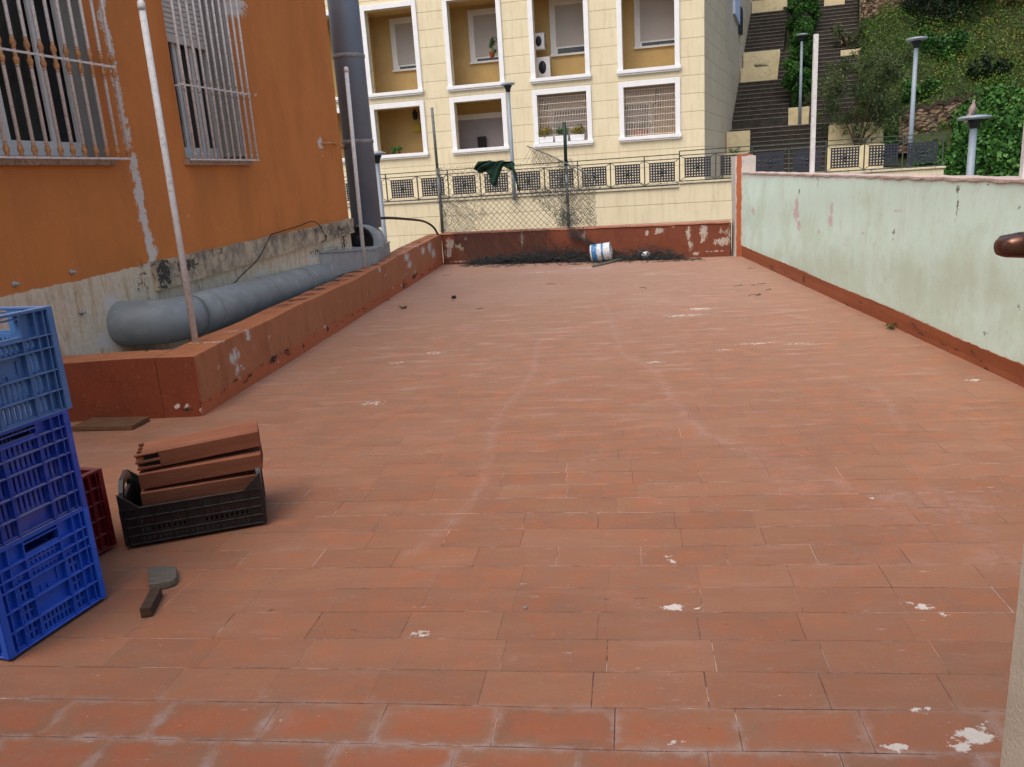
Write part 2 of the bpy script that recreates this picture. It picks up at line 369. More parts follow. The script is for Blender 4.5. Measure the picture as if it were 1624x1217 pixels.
M_neck = mat_plain("dark_lamp_neck", C(40, 46, 52), .5, .1, 6)
M_rail = mat_plain("dark_green_grey_railing_paint", C(70, 78, 70), .6, .15, 12)
M_panel = mat_plain("charcoal_railing_panel", C(52, 56, 66), .6, .15, 12)
M_pole = mat_plain("flaking_white_pole_paint", C(222, 220, 216), .6, .06, 12, dirt=C(150, 140, 130), dirt_amt=.5)
M_post = mat_plain("galvanised_post", C(120, 126, 124), .5, .2, 18, dirt=C(70, 74, 70))
M_green = mat_plain("dark_green_post_paint", C(28, 58, 46), .5, .15, 12)
M_wire = mat_plain("dull_fence_wire", C(84, 88, 84), .6, .2, 20)
M_wired = mat_plain("blackened_wire", C(62, 64, 62), .7, .2, 20)
M_cloth = mat_plain("dark_green_netting", C(26, 60, 46), .9, .3, 14, bump=.4)
M_conc = mat_plain("grey_concrete", C(150, 144, 134), .9, .12, 3, bump=.3, dirt=C(100, 94, 86))
M_road = mat_plain("pale_street_paving", C(170, 160, 148), .9, .08, 3, bump=.2)
M_ground = mat_plain("lower_yard_ground", C(130, 122, 108), .95, .15, 1.5)
M_stucco = NT("beige_stucco_jamb", .95)
M_stucco.bump(M_stucco.noise(M_stucco.pos, 420, 3, .6), .5, .0015)
M_stucco = M_stucco.out(M_stucco.mix(M_stucco.map(M_stucco.noise(M_stucco.pos, 30, 6, .7), .4, .7), C(226, 214, 194), C(214, 200, 180)))

def build_floor():
    mb = MB()
    ys = list(np.arange(-.4, 1.7, .2)) + list(np.arange(1.7, 5, .02)) + list(np.arange(5, 17.4, .045))
    xs = list(np.arange(-4.6, -2.95, .06)) + list(np.arange(-2.95, 3.16, .022))
    gridrect(mb, lambda u, v: (u, v, -.005*v + .003*math.sin(u*2.1)*math.sin(v*1.3)), xs, ys)
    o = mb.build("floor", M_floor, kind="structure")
    P = lambda px, py: on(px, py, (0, 0, 0), (0, .005, 1))
    def blob(px, py, rx, ry, s=1.):
        c = P(px, py); a = P(px+rx, py); b = P(px, py-ry)
        return ((c.x, c.y, c.z), (max(abs(a.x-c.x), .012), max(abs(b.y-c.y), .012), 1), s)
    def line(pts, wd, s):
        out = []
        for (a, b) in zip(pts, pts[1:]):
            A, B = P(*a), P(*b); k = max(1, int((B-A).length/(wd*.8)))
            for i in range(k+1):
                c = A.lerp(B, i/k); out.append(((c.x+random.uniform(-.3, .3)*wd, c.y, c.z), (wd*random.uniform(.5, 1.), wd*random.uniform(.7, 1.6), 1), s*random.uniform(.5, 1)))
        return out
    peel = [blob(*a) for a in ((1545,1168,30,14,.95),(1520,1185,30,8,.8),(1560,1150,16,10,.6),(1422,1186,26,7,.85),(1068,963,22,5,.9),(1100,966,14,3,.7),
        (1462,962,20,5,.8),(1500,975,18,4,.5),(1440,955,14,4,.5),(668,1006,18,4,.85),(1462,1128,22,5,.75),(1062,882,6,3,.8),(1066,889,9,3,.7),
        (1070,1178,20,3,.7),(1090,500,60,2,.5),(1110,490,30,2,.6),(1200,545,40,2,.5),(1265,545,30,2,.45),(590,640,25,4,.5),(690,560,20,3,.45),(630,575,18,2,.5),
        (1040,575,26,2,.55),(1150,555,30,2,.5),(1545,603,18,3,.6),(600,1090,8,3,.5),(440,1150,4,14,.5),(1385,790,16,2,.45),(925,425,40,1.5,.45),(860,432,50,2,.4),(1030,435,30,1.5,.4))]
    haze = []
    haze += line([(855,540),(845,590),(815,632),(790,660),(778,695),(768,760),(745,800),(715,830),(690,850),(650,880)], .035, .75)
    haze += line([(960,480),(985,560),(1040,588),(1058,620),(1085,658),(1118,690),(1160,700)], .045, .85)
    haze += line([(1318,590),(1352,610),(1390,615),(1408,640),(1432,680)], .03, .6)
    haze += line([(600,566),(700,560),(760,520),(800,505)], .05, .5)
    haze += line([(1190,715),(1260,740),(1400,790),(1480,780),(1535,800),(1530,830),(1580,880),(1624,900)], .09, .7)
    haze += line([(1300,895),(1420,870),(1300,920),(1180,930)], .04, .3)
    haze += [blob(*a) for a in ((1500,800,70,18,.7),(1250,760,60,30,.4),(1430,830,60,30,.35),(1590,890,60,16,.6),(880,430,90,6,.6),(830,470,80,8,.45),(1010,500,60,6,.4),
        (450,1140,20,20,.5),(800,1190,80,12,.35),(600,1185,60,16,.5),(1080,1190,100,12,.5),(1340,1195,140,10,.6),(120,720,60,12,.45))]
    haze += line([(705,421),(800,424),(900,422),(1000,420)], .08, .6)
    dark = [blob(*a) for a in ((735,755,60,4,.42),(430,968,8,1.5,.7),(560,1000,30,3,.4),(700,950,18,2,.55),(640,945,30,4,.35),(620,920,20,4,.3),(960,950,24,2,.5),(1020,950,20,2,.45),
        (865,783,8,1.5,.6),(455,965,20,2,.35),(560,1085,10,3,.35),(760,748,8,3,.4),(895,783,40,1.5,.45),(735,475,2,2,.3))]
    dark += line([(322,656),(400,600),(500,540),(600,480),(700,424)], .03, .35)  # broken dark lines along the foot of the walls
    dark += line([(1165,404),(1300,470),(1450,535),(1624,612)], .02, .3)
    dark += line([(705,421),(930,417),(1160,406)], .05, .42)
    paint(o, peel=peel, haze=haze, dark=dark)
build_floor()
# terrace body under the floor
mb = MB(); mb.box((-3.3, -.4, -1.8), (3.38, 17.3, -.12)); mb.build("terrace_slab", M_conc, kind="structure")
# ground, upper street
mb = MB(); mb.add([(-60, -30, -1.8), (70, -30, -1.8), (70, 90, -1.8), (-60, 90, -1.8)], [(0, 1, 2, 3)]); mb.build("ground", M_ground, kind="structure")

# ------------------------------------------------------------------ left parapet (an L), far parapet
def warped_box(mb, xs, ys, zs, fn, bottom=False):
    gridrect(mb, lambda u, v: fn(u, v, zs[-1]), xs, ys)
    gridrect(mb, lambda u, v: fn(u, ys[0], v), xs, zs)
    gridrect(mb, lambda u, v: fn(u, ys[-1], v), xs, zs, flip=True)
    gridrect(mb, lambda u, v: fn(xs[-1], u, v), ys, zs)
    gridrect(mb, lambda u, v: fn(xs[0], u, v), ys, zs, flip=True)
def wob(a, b, c, k=.004): return k*(math.sin(a*3.1+c)+math.sin(b*5.3+a)+math.sin(c*7+b*2))
def lp(x, y, z):
    t = (y-5.69)/11.25; zt = .45 + .11*max(0, (y-10)/7)
    zz = -.12 if z < -.05 else z*zt/.45
    return (x + .09*t + wob(y, zz, x), y + wob(x, zz, y, .003), zz + (wob(y*1.3, x, 1, .004) if z > .4 else 0))
emp = empty("parapet_wall", (-2.93, 5.69, 0), 0, "low terracotta painted parapet with flaking white patches along the left side of the terrace", "parapet")
mb = MB(); warped_box(mb, lines(-3.24, -2.93, .04), lines(5.69, 16.94, .035), [-.12]+lines(0, .45, .03), lp)
o = mb.build("wall", M_parL, emp, bevel=0); o.location = (2.93, -5.69, 0)
X = lambda px, py: on(px, py, (-2.9, 5.7, 0), (1, -.008, 0))
def fb(f, px, py, rx, ry, s, thick=.4):
    c = f(px, py); a = f(px+rx, py); b = f(px, py-ry)
    return ((c.x, c.y, c.z), (max(abs(a.x-c.x), .02, thick if f is X else 0), max(abs(a.y-c.y), .02), max(abs(b.z-c.z), .012)), s)
peel = [fb(X, *a) for a in ((378,565,9,12,.85),(382,585,5,14,.75),(399,531,5,9,.85),(360,543,3,3,.7),(409,551,2,5,.5),(387,598,2,7,.5),(648,408,4,7,.95),(652,420,4,6,.8),(674,397,3,7,.85),
    (684,392,3,9,.9),(690,402,3.5,8,.85),(605,428,2,5,.75),(614,437,1.5,3,.6),(640,452,1.5,2,.5),(520,519,2,3,.6),(557,470,3,2,.5),(430,520,3,2,.4),(666,390,2,4,.6))]
dark = [fb(X, *a) for a in ((438,570,7,7,.95),(419,582,7,3,.85),(486,549,2.5,6,.85),(524,522,3,6,.85),(508,523,4,2.5,.5),(409,595,3,2.5,.7),(341,634,4,4,.8),(394,606,9,1.5,.6),(360,620,10,1.5,.45),
    (659,439,4,4,.9),(664,434,3,2.5,.7),(644,452,2,6,.85),(612,471,8,2,.75),(600,478,8,2,.6),(622,463,4,2,.5),(560,500,6,3,.55),(585,490,6,2,.5),(547,510,4,2,.6),(463,563,6,2,.45),(500,541,5,2,.5))]
for i in range(46):
    t_ = random.random()**.8; px = 335+360*t_; py = 640-(px-335)*.592 - 6 + random.uniform(-9, 3)*(1-t_*.6)
    dark.append(fb(X, px, py, random.uniform(2, 8)*(1-.5*t_), random.uniform(1, 2.6)*(1-.4*t_), random.uniform(.55, .8)))
for i in range(30):
    t_ = random.random(); px = 335+360*t_; py = 640-(px-335)*.592 - random.uniform(-4, 70)*(1-t_*.6)
    peel.append(fb(X, px, py, random.uniform(1, 3), random.uniform(1, 3), random.uniform(.4, .6)))
Yp = lambda px, py: on(px, py, (0, 5.69, 0), (0, 1, 0))
def fy(px, py, rx, ry, s):
    c = Yp(px, py); a = Yp(px+rx, py); b = Yp(px, py-ry); return ((c.x, c.y, c.z), (abs(a.x-c.x), .05, abs(b.z-c.z)), s)
peel += [fy(*a) for a in ((262,638,3,2,.8),(280,645,4,3,.85),(298,644,6,3,.9),(320,652,3,4,.6),(290,577,1.5,3,.6),(252,600,2,1,.5),(308,590,1.5,2,.45))]
dark += [fy(*a) for a in ((293,651,16,4,.75),(318,640,4,10,.7),(266,652,8,2,.5),(200,655,100,1.5,.4))]
paint(o, peel=peel, dark=dark)
mb = MB()
def lp2(x, y, z): return (x, y + wob(x, z, y, .003), (-.12 if z < -.05 else z) + (wob(y*1.3, x, 1, .004) if z > .4 else 0))
warped_box(mb, lines(-4.35, -3.24, .04), lines(5.69, 5.99, .05), [-.12]+lines(0, .45, .03), lp2)
o = mb.build("return_wall", M_parL, emp); o.location = (2.93, -5.69, 0)
paint(o, dark=[fy(200, 656, 100, 2, .5)])

FO = Vector((-2.84, 16.9, 0)); FX = Vector((5.77, -1.5, 0)).normalized(); FN = Vector((-FX.y, FX.x, 0)); FA = math.atan2(FX.y, FX.x)
par2 = empty("parapet_wall", FO, FA, "dark red brown parapet with grey peeled patches closing the far end of the terrace", "parapet")
mb = MB()
fpx = lambda x, y, z: (x, y + wob(x, z, 2, .004), (-.25 if z < -.1 else z) + (wob(x, 1, y, .004) if z > .5 else 0))
warped_box(mb, lines(0, 5.9, .035), lines(0, .24, .06), [-.25]+lines(-.09, .545, .03), fpx)
o = mb.build("wall", M_parF, par2)
def ff(px, py, rx, ry, s):
    c = on(px, py, FO, FN); a = on(px+rx, py, FO, FN); b = on(px, py-ry, FO, FN)
    return (((c-FO).dot(FX), 0, c.z), (max((a-c).length, .025), .1, max((b-c).length, .02)), s)
peel = [ff(*a) for a in ((1092,370,4,10,.95),(1095,388,4,10,.85),(1116,368,6,12,.95),(1114,380,4,6,.8),(1146,384,13,6,.95),(1143,366,3,5,.8),(1152,369,3,5,.75),(1150,380,8,4,.8),(1046,366,7,4,.95),(1040,370,4,2,.7),
    (1026,370,3,4,.85),(1104,402,5,3,.8),(1133,399,22,1,.6),(1068,360,4,1.5,.6),(713,388,7,9,.95),(711,402,6,8,.9),(728,391,6,4,.8),(733,395,5,3,.7),(730,415,16,1.5,.75),(828,380,2.2,13,1.),
    (739,379,3,3,.8),(1060,400,20,1,.35),(1157,372,3,20,.75),(893,363,8,3,.7),(880,362,6,2,.6),(925,375,5,9,.7),(765,412,7,5,.5),(1017,402,6,4,.5))]
dark = [ff(*a) for a in ((724,386,6,5,.6),(704,418,8,4,.5),(780,412,6,3,.4),(900,362,14,4,.55),(1110,405,20,1.5,.5),(1150,402,10,1.5,.4),(1100,390,3,2,.3),(930,413,120,2,.45))]
paint(o, peel=peel, dark=dark)
mb = MB(); gridrect(mb, lambda u, v: (u, v, .575+wob(u, v, 3, .003)), lines(-.0, 5.9, .1), [-.015, .25]); gridrect(mb, lambda u, v: (u, -.015, v+(wob(u, -.015, 3, .003) if v > .56 else wob(u*4, 1, 3, .003))), lines(0, 5.9, .1), [.548, .575])
mb.build("coping", M_cope, par2)

# drain outlets through the far parapet
for px, py, lb in ((773, 411, "dark round drain hole low in the far parapet behind the wire heap"), (1018, 404, "white lined drain outlet low in the far parapet right of the paint can")):
    c = on(px, py, FO, FN); lx = (c-FO).dot(FX); e = empty("drain_outlet", FO + FX*lx + Vector((0, 0, c.z)), FA, lb, "drain outlet")
    T = Matrix.Rotation(R(90), 4, 'X')
    mb = MB(); mb.lathe([(.075, 0), (.078, .0), (.078, .035), (.062, .035), (.06, .0)], M=T); mb.build("pipe_rim", M_white if px > 900 else M_conc, e)
    mb = MB(); mb.lathe([(.06, .002), (.0599, .012)], M=T); mb.build("hole_shade_disc", M_black, e)  # black disc stands in for the shade inside the drain
mbw = MB(); c = on(1024, 404, FO-FN*.26, FN); T = Matrix.Translation(c) @ Matrix.Rotation(R(75), 4, 'Y') @ Matrix.Rotation(R(40), 4, 'X')
mbw.lathe([(.052, -.06), (.056, -.05), (.056, .05), (.05, .055), (.045, .04)], M=T)
mbw.build("plastic_cup", M_white, label="white plastic pipe end lying by the right hand drain outlet", cat="pipe end")

# ------------------------------------------------------------------ right boundary wall, pier, skirting
rw = empty("boundary_wall", (3.07, 5, 0), 0, "long pale mint green wall with red brown skirting along the right side of the terrace", "wall")
mb = MB()
def rwf(x, y, z):
    zt = 1.355+.0075*(y-5.6)
    return (x + wob(y*.7, z*1.5, x, .004) - 3.07, y-5, z*zt/1.4 + (.006*math.sin(y*9)+.004*math.sin(y*23) if z > 1.35 else 0))
warped_box(mb, lines(3.07, 3.32, .06), lines(.56, 15.5, .04), [-.12]+lines(0, 1.4, .035), rwf)
o = mb.build("wall", M_mint, rw)
Xr = lambda px, py: on(px, py, (3.07, 5, 0), (1, 0, 0))
def fr(px, py, rx, ry, s):
    c = Xr(px, py); a = Xr(px+rx, py); b = Xr(px, py-ry)
    return ((0, c.y-5, c.z), (.1, max(abs(a.y-c.y), .02), max(abs(b.z-c.z), .02)), s)
peel = [fr(*a) for a in ((1264,325,3,14,.9),(1263,340,5,12,.9),(1267,358,4,10,.85),(1319,330,3,12,.8),(1317,350,5,10,.85),(1195,335,3,8,.8),(1299,368,2,5,.8),(1370,371,2,3,.7),(1341,390,4,3,.5),(1343,432,8,3,.55),(1187,315,2,4,.6),(1425,335,16,5,.45))]
dark = [fr(*a) for a in ((1268,304,1,6,.8),(1297,291,1.2,6,.75),(1417.5,367,2,5,.85),(1418,378,1.5,6,.7),(1519,300,4,10,.6),(1518,325,2.5,14,.8),(1517,345,2,8,.6),(1616,328,2,3,.7),(1404,443,1,2,.6),(1477,437,1,3,.6),(1564,529,6,3,.6),(1530,492,4,2,.6),
    (1527,517,4,3,.55),(1567,533,4,3,.6),(1616,489,4,4,.6),(1370,415,1,2,.6),(1320,432,1,3,.6),(1595,525,1,3,.6),(1409,285,20,1.5,.5),(1290,281,30,1.5,.45),(1490,286,20,1.5,.45),(1560,290,30,2,.45))]
paint(o, peel=peel, dark=dark)
mb = MB(); ys = lines(.56, 15.5, .06)
rr = [random.uniform(-1, 1) for _ in range(5000)]
def sk(y): i = int(y*16); return .122 + .006*math.sin(y*1.7) + .004*rr[i] + .0025*rr[i+7]
gridrect(mb, lambda u, v: (-.018 + wob(u, v, 1, .0025), u-5, -.12 if v == 0 else (sk(u)*v - .004*u*(1-v))), ys, [0, .01, .3, .6, 1])
gridrect(mb, lambda u, v: (-.018*v, u-5, sk(u)), ys, [0, 1])
o = mb.build("skirting", M_skirt, rw)
paint(o, dark=[fr(*a) for a in ((1277,443,2,8,.9),(1272,456,5,2,.6),(1312,474,5,2,.7),(1345,484,12,1.5,.6),(1367,495,8,1.5,.6),(1410,516,8,2,.8),(1398,505,3,6,.5),(1520,553,12,2,.7),(1545,560,6,4,.7),(1500,546,8,1.5,.6),(1570,590,5,2,.6),(1430,516,2,4,.5))]+[fr(1175+449*q, 398+(600-398)*q+random.uniform(-8, 10), random.uniform(3, 12), random.uniform(.8, 1.6), random.uniform(.5, .7)) for q in [random.random() for _ in range(26)]],
      peel=[fr(*a) for a in ((1430,516,3,4,.7),(1420,508,5,2,.4),(1240,420,12,1,.4))])
mb = MB(); gridrect(mb, lambda u, v: (v, u-5, 1.355+.0075*(u-5.6)+.016+.004*math.sin(u*9)), lines(1., 15.3, .2), [-.014, .25]); gridrect(mb, lambda u, v: (-.014, u-5, v+.0075*(u-5.6)+(.004*math.sin(u*9)) + (.006*math.sin(u*17) if v < 1.37 else 0)), lines(1., 15.3, .1), [1.352, 1.371])
mb.build("coping", mat_plain("pinkish_wall_top", C(206, 186, 174), .85, .12, 9, bump=.3, dirt=C(168, 110, 88), dirt_amt=.6), rw)
# pier
def pier_extra(n, c):
    x, y, z = n.sep(n.pos)
    band = n.m_('MULTIPLY', n.map(n.m_('ABSOLUTE', n.m_('SUBTRACT', n.m_('ADD', x, n.m_('MULTIPLY', n.m_('SUBTRACT', n.noise(n.pos, 6, 6, .7), .5), .08)), 3.0)), .05, .04), 1.)
    return n.mix(band, c, C(178, 98, 62))
M_pier = mat_painted("patchy_white_pier", C(206, 200, 192), C(190, 182, 172), C(228, 224, 218), dark=C(120, 104, 92), nsc=12, extra=pier_extra)
pe = empty("brick_pier", (2.93, 15.28, 0), 0, "flaking white pier with a red brown stripe where mint wall meets far parapet", "pier")
mb = MB(); warped_box(mb, lines(0, .36, .03), lines(0, .36, .06), [-.2]+lines(-.1, 1.72, .04), lambda x, y, z: (x+wob(z, y, x, .006)+.02*(.5-z/1.7)*0, y+wob(z, x, 2, .006), z+(wob(x*8, y*8, 1, .008) if z > 1.7 else 0)))
o = mb.build("shaft", M_pier, pe); paint(o, dark=[((.2, 0, 1.6), (.2, .2, .15), .2)])
mb = MB(); mb.hexa([(.03, .03, 1.71), (.36, .02, 1.71), (.36, .34, 1.71), (.02, .34, 1.71), (.08, .08, 1.765), (.31, .07, 1.76), (.3, .28, 1.76), (.09, .29, 1.765)]); mb.build("cap", mat_plain("broken_brick", C(150, 88, 66), .9, .2, 20, bump=.5), pe, bevel=.01)

# ------------------------------------------------------------------ orange building
OB = empty("orange_building", (-4.2, 5.7, 0), math.atan2(.987, .162), "orange rendered building with two barred windows and a cream plaster base on the left", "building")
def wall_holes(mb, s0, s1, z0, z1, holes, step, depth, y0=0, fn=None):
    cs = [c for h in holes for c in h[:2]]; cz = [c for h in holes for c in h[2:4]]
    us = lines(s0, s1, step, cs); vs = lines(z0, z1, step, cz)
    sk_ = lambda u, v: any(h[0] < u < h[1] and h[2] < v < h[3] for h in holes)
    gridrect(mb, fn or (lambda u, v: (u, y0, v)), us, vs, skip=sk_)
    for a, b, c, d in [h[:4] for h in holes]:
        mb.add([(a, y0, c), (a, y0+depth, c), (a, y0+depth, d), (a, y0, d)], [(0, 1, 2, 3)])
        mb.add([(b, y0, c), (b, y0+depth, c), (b, y0+depth, d), (b, y0, d)], [(3, 2, 1, 0)])
        mb.add([(a, y0, c), (b, y0, c), (b, y0+depth, c), (a, y0+depth, c)], [(0, 1, 2, 3)])
        mb.add([(a, y0, d), (b, y0, d), (b, y0+depth, d), (a, y0+depth, d)], [(3, 2, 1, 0)])
W1 = (-.75, 1.18, 2.0, 4.6); W2 = (2.29, 3.39, 2.0, 4.4)
mb = MB()
wall_holes(mb, -4.0, 5.86, -1.8, 6.2, [W1, W2], .06, .0, fn=lambda u, v: (u, .006*math.sin(u*1.1)*math.sin(v*.9), v))
mb.add([(5.86, 0, -1.8), (5.86, 6, -1.8), (5.86, 6, 6.2), (5.86, 0, 6.2)], [(0, 1, 2, 3)])
mb.add([(-4, 0, 6.2), (5.86, 0, 6.2), (5.86, 6, 6.2), (-4, 6, 6.2)], [(0, 1, 2, 3)])
o = mb.build("wall", M_orange, OB)
OX = Vector((.162, .987, 0)).normalized(); ON = Vector((-OX.y, OX.x, 0)); OO = Vector((-4.2, 5.7, 0))
def fo(px, py, rx, ry, s):
    c = on(px, py, OO, ON); a = on(px+rx, py, OO, ON); b = on(px, py-ry, OO, ON)
    return (((c-OO).dot(OX), 0, c.z), (max((a-c).length, .02), .3, max((b-c).length, .02)), s)
def foline(pts, wd, s):
    out = []
    for (a, b) in zip(pts, pts[1:]):
        A = on(*a, OO, ON); B = on(*b, OO, ON); k = max(1, int((B-A).length/(wd*.9)))
        for i in range(k+1):
            c = A.lerp(B, i/k); out.append((((c-OO).dot(OX)+random.uniform(-.15, .15)*wd, 0, c.z), (wd*random.uniform(.8, 1.15), .3, wd*1.2), s))
    return out
peel = foline([(160,-40),(163,30),(172,60),(178,90),(184,125),(192,165),(200,200),(205,235)], .045, 1.) + foline([(212,255),(220,290),(222,320),(230,350),(236,375),(243,412)], .055, 1.1) + foline([(205,235),(212,255)], .03, 1.) + \
    [fo(*a) for a in ((360,12,26,12,1.),(345,22,14,10,.9),(378,6,14,8,1.),(366,60,8,22,.4),(406,150,2,6,.7),(407,172,2,4,.6),(408,190,2,4,.6),(420,38,3,3,.6),(440,170,5,4,.4),(417,190,3,10,.4),(508,228,5,10,.85),(512,245,3,8,.5),(520,205,2,8,.4),(299,342,1.5,3,.6),
    (176,475,12,10,1.),(165,540,14,16,1.),(177,548,12,8,.9),(170,480,10,14,.8),(495,410,10,8,.9),(414,432,12,5,.8),(245,398,8,8,.9),(240,423,8,5,.8),(230,350,3,6,.5))]
dark = [fo(*a) for a in ((228,435,6,30,.6),(222,455,5,30,.55),(130,470,5,40,.42),(118,450,4,10,.5),(545,380,6,30,.6),(500,400,20,10,.5),(155,380,1.5,1.5,.9),(22,451,3,3,.8),(113,432,3,3,.8),(128,496,3,4,.8),(540,336,2,2,.8),(530,400,20,12,.6),(330,440,30,5,.4))]
haze = [fo(*a) for a in ((40,500,60,25,.35),)]
paint(o, peel=peel, dark=dark, haze=haze)
# ledge moulding
def ledge_extra(n, c):
    return n.mix(n.m_('MULTIPLY', n.map(n.noise(n.pos, 5, 8, .8, sv=(1, 1, .6)), .44, .58), .85), c, C(112, 106, 96))
M_ledge = mat_painted("stained_cream_ledge", C(206, 188, 160), C(188, 168, 138), C(222, 216, 208), dark=C(70, 66, 60), nsc=12, extra=ledge_extra)
mb = MB(); us = lines(1.5, 5.9, .06)
zt_ = lambda s: 1.055+.03*(s-1.5)+.004*math.sin(s*9); zb_ = lambda s: .79+.045*(s-1.5)
gridrect(mb, lambda u, v: (u, -.05+wob(u, v, 1, .002), zb_(u)+(zt_(u)-zb_(u))*v), us, [0, .2, .4, .6, .8, 1])
gridrect(mb, lambda u, v: (u, -.05+.06*v, zt_(u)), us, [0, 1]); gridrect(mb, lambda u, v: (u, .01-.06*v, zb_(u)), us, [0, 1])
mb.add([(1.5, -.05, zb_(1.5)), (1.5, .01, zb_(1.5)), (1.5, .01, zt_(1.5)), (1.5, -.05, zt_(1.5))], [(3, 2, 1, 0)])
o = mb.build("ledge", M_ledge, OB)
paint(o, dark=[((1.6, -.05, .95), (.15, .2, .2), .8), ((1.95, -.05, .98), (.3, .2, .12), .6), ((2.5, -.05, 1.05), (.4, .2, .05), .5), ((5.4, -.05, 1.05), (.6, .2, .1), .55), ((4.6, -.05, 1.1), (.6, .2, .06), .5)], peel=[((1.6, -.05, 1.03), (.1, .2, .03), .7)])

M_sill = mat_plain("stained_stone_sill", C(176, 146, 122), .85, .15, 12, dirt=C(96, 60, 40), dirt_amt=.8)
M_inter = mat_plain("hollow_shade_black", (.012, .012, .014, 1), .9, .2, 3)
M_lace = NT("grey_lace_curtain", .95); M_lace = M_lace.out(M_lace.mix(M_lace.map(M_lace.vor(M_lace.obj, 14), .2, .5), (.012, .012, .014, 1), (.04, .036, .034, 1)))
# window 1
def reveal(mb, h, d):
    a, b, c, e = h
    mb.add([(a, 0, c), (a, d, c), (a, d, e), (a, 0, e)], [(0, 1, 2, 3)]); mb.add([(b, 0, c), (b, d, c), (b, d, e), (b, 0, e)], [(3, 2, 1, 0)])
    mb.add([(a, 0, c), (b, 0, c), (b, d, c), (a, d, c)], [(0, 1, 2, 3)]); mb.add([(a, 0, e), (b, 0, e), (b, d, e), (a, d, e)], [(3, 2, 1, 0)])
def window(h, d, stiles, shutter_z, name_label, curtain=True):
    a, b, c, e = h
    mb = MB(); reveal(mb, h, d+.05)
    fr_ = mb.build("window", M_grey_reveal, OB, label=name_label)
    mb = MB(); mb.box((a+.005, d-.04, c+.005), (b-.005, d, c+.07)); mb.box((a+.005, d-.04, c+.07), (a+.06, d, e-.005)); mb.box((b-.06, d-.04, c+.07), (b-.005, d, e-.005))
    for s, wd, dp in stiles: mb.box((s-wd/2, d-.03+dp, c+.072), (s+wd/2, d-.002+dp, e-.006))
    for z in (c+.10,): mb.box((a+.062, d-.028, c+.072), (b-.062, d-.004, z+.03))
    mb.build("frame", M_alu, fr_, bevel=.003)
    mb = MB(); mb.box((a+.02, d+.012, c+.05), (b-.02, d+.018, e-.02)); mb.build("pane", M_glass, fr_)
    if shutter_z:
        mb = MB(); z = shutter_z
        mb.box((a+.01, d-.075, z-.045), (b-.01, d-.045, z))
        while z < e-.05: mb.hexa([(a+.01, d-.066, z+.002), (b-.01, d-.066, z+.002), (b-.01, d-.045, z+.002), (a+.01, d-.045, z+.002), (a+.01, d-.058, z+.046), (b-.01, d-.058, z+.046), (b-.01, d-.045, z+.046), (a+.01, d-.045, z+.046)]); z += .048
        mb.build("roller_shutter", mat_plain("cream_shutter_slats", C(222, 212, 200), .6, .05, 10), fr_)
    return fr_
f1 = window(W1, .225, [(-.25, .06, 0), (.37, .08, 0), (.30, .05, .02), (.86, .05, 0)], None, "large window with white sliding frames behind rusty bars, nearest the camera")
mb = MB()
for s in lines(.42, .85, .05): mb.tube([(s, .27, 2.1), (s+.006, .275, 3.3), (s, .27, 4.5)], .027, 6, False)
mb.build("curtain", M_lace, f1)
f2 = window(W2, .33, [(2.80, .05, 0), (2.87, .03, .01), (3.08, .05, 0), (3.16, .04, 0)], 3.20, "narrower window with half lowered roller shutter behind white bars")
mb = MB(); mb.box((2.4, .338, 2.07), (2.82, .345, 2.36)); mb.build("lower_panel", mat_plain("cardboard_panel", C(150, 128, 104), .9, .1, 5), f2)
# the pale louvred shutter folded on the far reveal of window 2
mb = MB()
for k in range(7): mb.box((3.335, .01+k*.046, 2.03), (3.372, .05+k*.046, 4.35))
mb.build("folded_shutter", mat_plain("pale_grey_louvre", C(176, 170, 164), .7, .06, 14, dirt=C(130, 120, 110)), f2, bevel=.004)
for W, sh in ((W1, .06), (W2, .03)):
    mb = MB(); mb.box((W[0]-.04, -.05, W[2]-.075), (W[1]+sh, .01, W[2]-.012)); mb.build("window_sill", M_sill, OB, bevel=.006)
def grille(name_label, s_list, z0, z1, zm, out, mats, knob):
    g = empty("window_grille", (0, 0, 0)); g.parent = OB; tag(g, name_label)
    for z in (z0-.006, zm):
        mb = MB(); mb.box((s_list[0]-.08, -out-.006, z-.008), (s_list[-1]+.03, -out+.006, z+.008))
        for s in (s_list[0], s_list[-1]): mb.box((s-.0075, -out+.005, z-.0072), (s+.0075, .0, z+.0072))
        mb.build("rail", mats[0], g)
    pr = [(.010, 0), (.022, .012), (.018, .03), (.03, .055), (.026, .085), (.016, .115), (.019, .128), (.0105, .15)]
    k = knob
    for s in s_list:
        mb = MB(); mb.tube([(s, -out, z0), (s, -out, z1)], .0135, 8); nb = len(mb.f)
        mb.lathe([(r*k, z*k) for r, z in pr], (s, -out, zm+.008), 10)
        mb.lathe([(r*k, -z*k) for r, z in reversed(pr)], (s, -out, zm-.008), 10)
        mb.lathe([(r*k, z*k) for r, z in pr], (s, -out, z0), 10)
        o = mb.build("bar", mats[0], g); o.data.materials.append(mats[1])
        for p in o.data.polygons[nb:]: p.material_index = 1
grille("white painted iron bars with rusty orange cast collars", [-.21-.13*0+(-.13*i) for i in (4, 3, 2, 1)] + [-.08+.1285*i for i in range(12)], 1.985, 4.7, 2.735, .1, (M_iron, M_rust), .78)
grille("white iron bars with small chipped collars", [2.30+.1145*i for i in range(11)], 1.985, 4.5, 2.68, .1, (M_iron2, mat_plain("chipped_collar", C(190, 172, 154), .7, .15, 30, dirt=C(120, 84, 60), dirt_amt=.8)), .6)
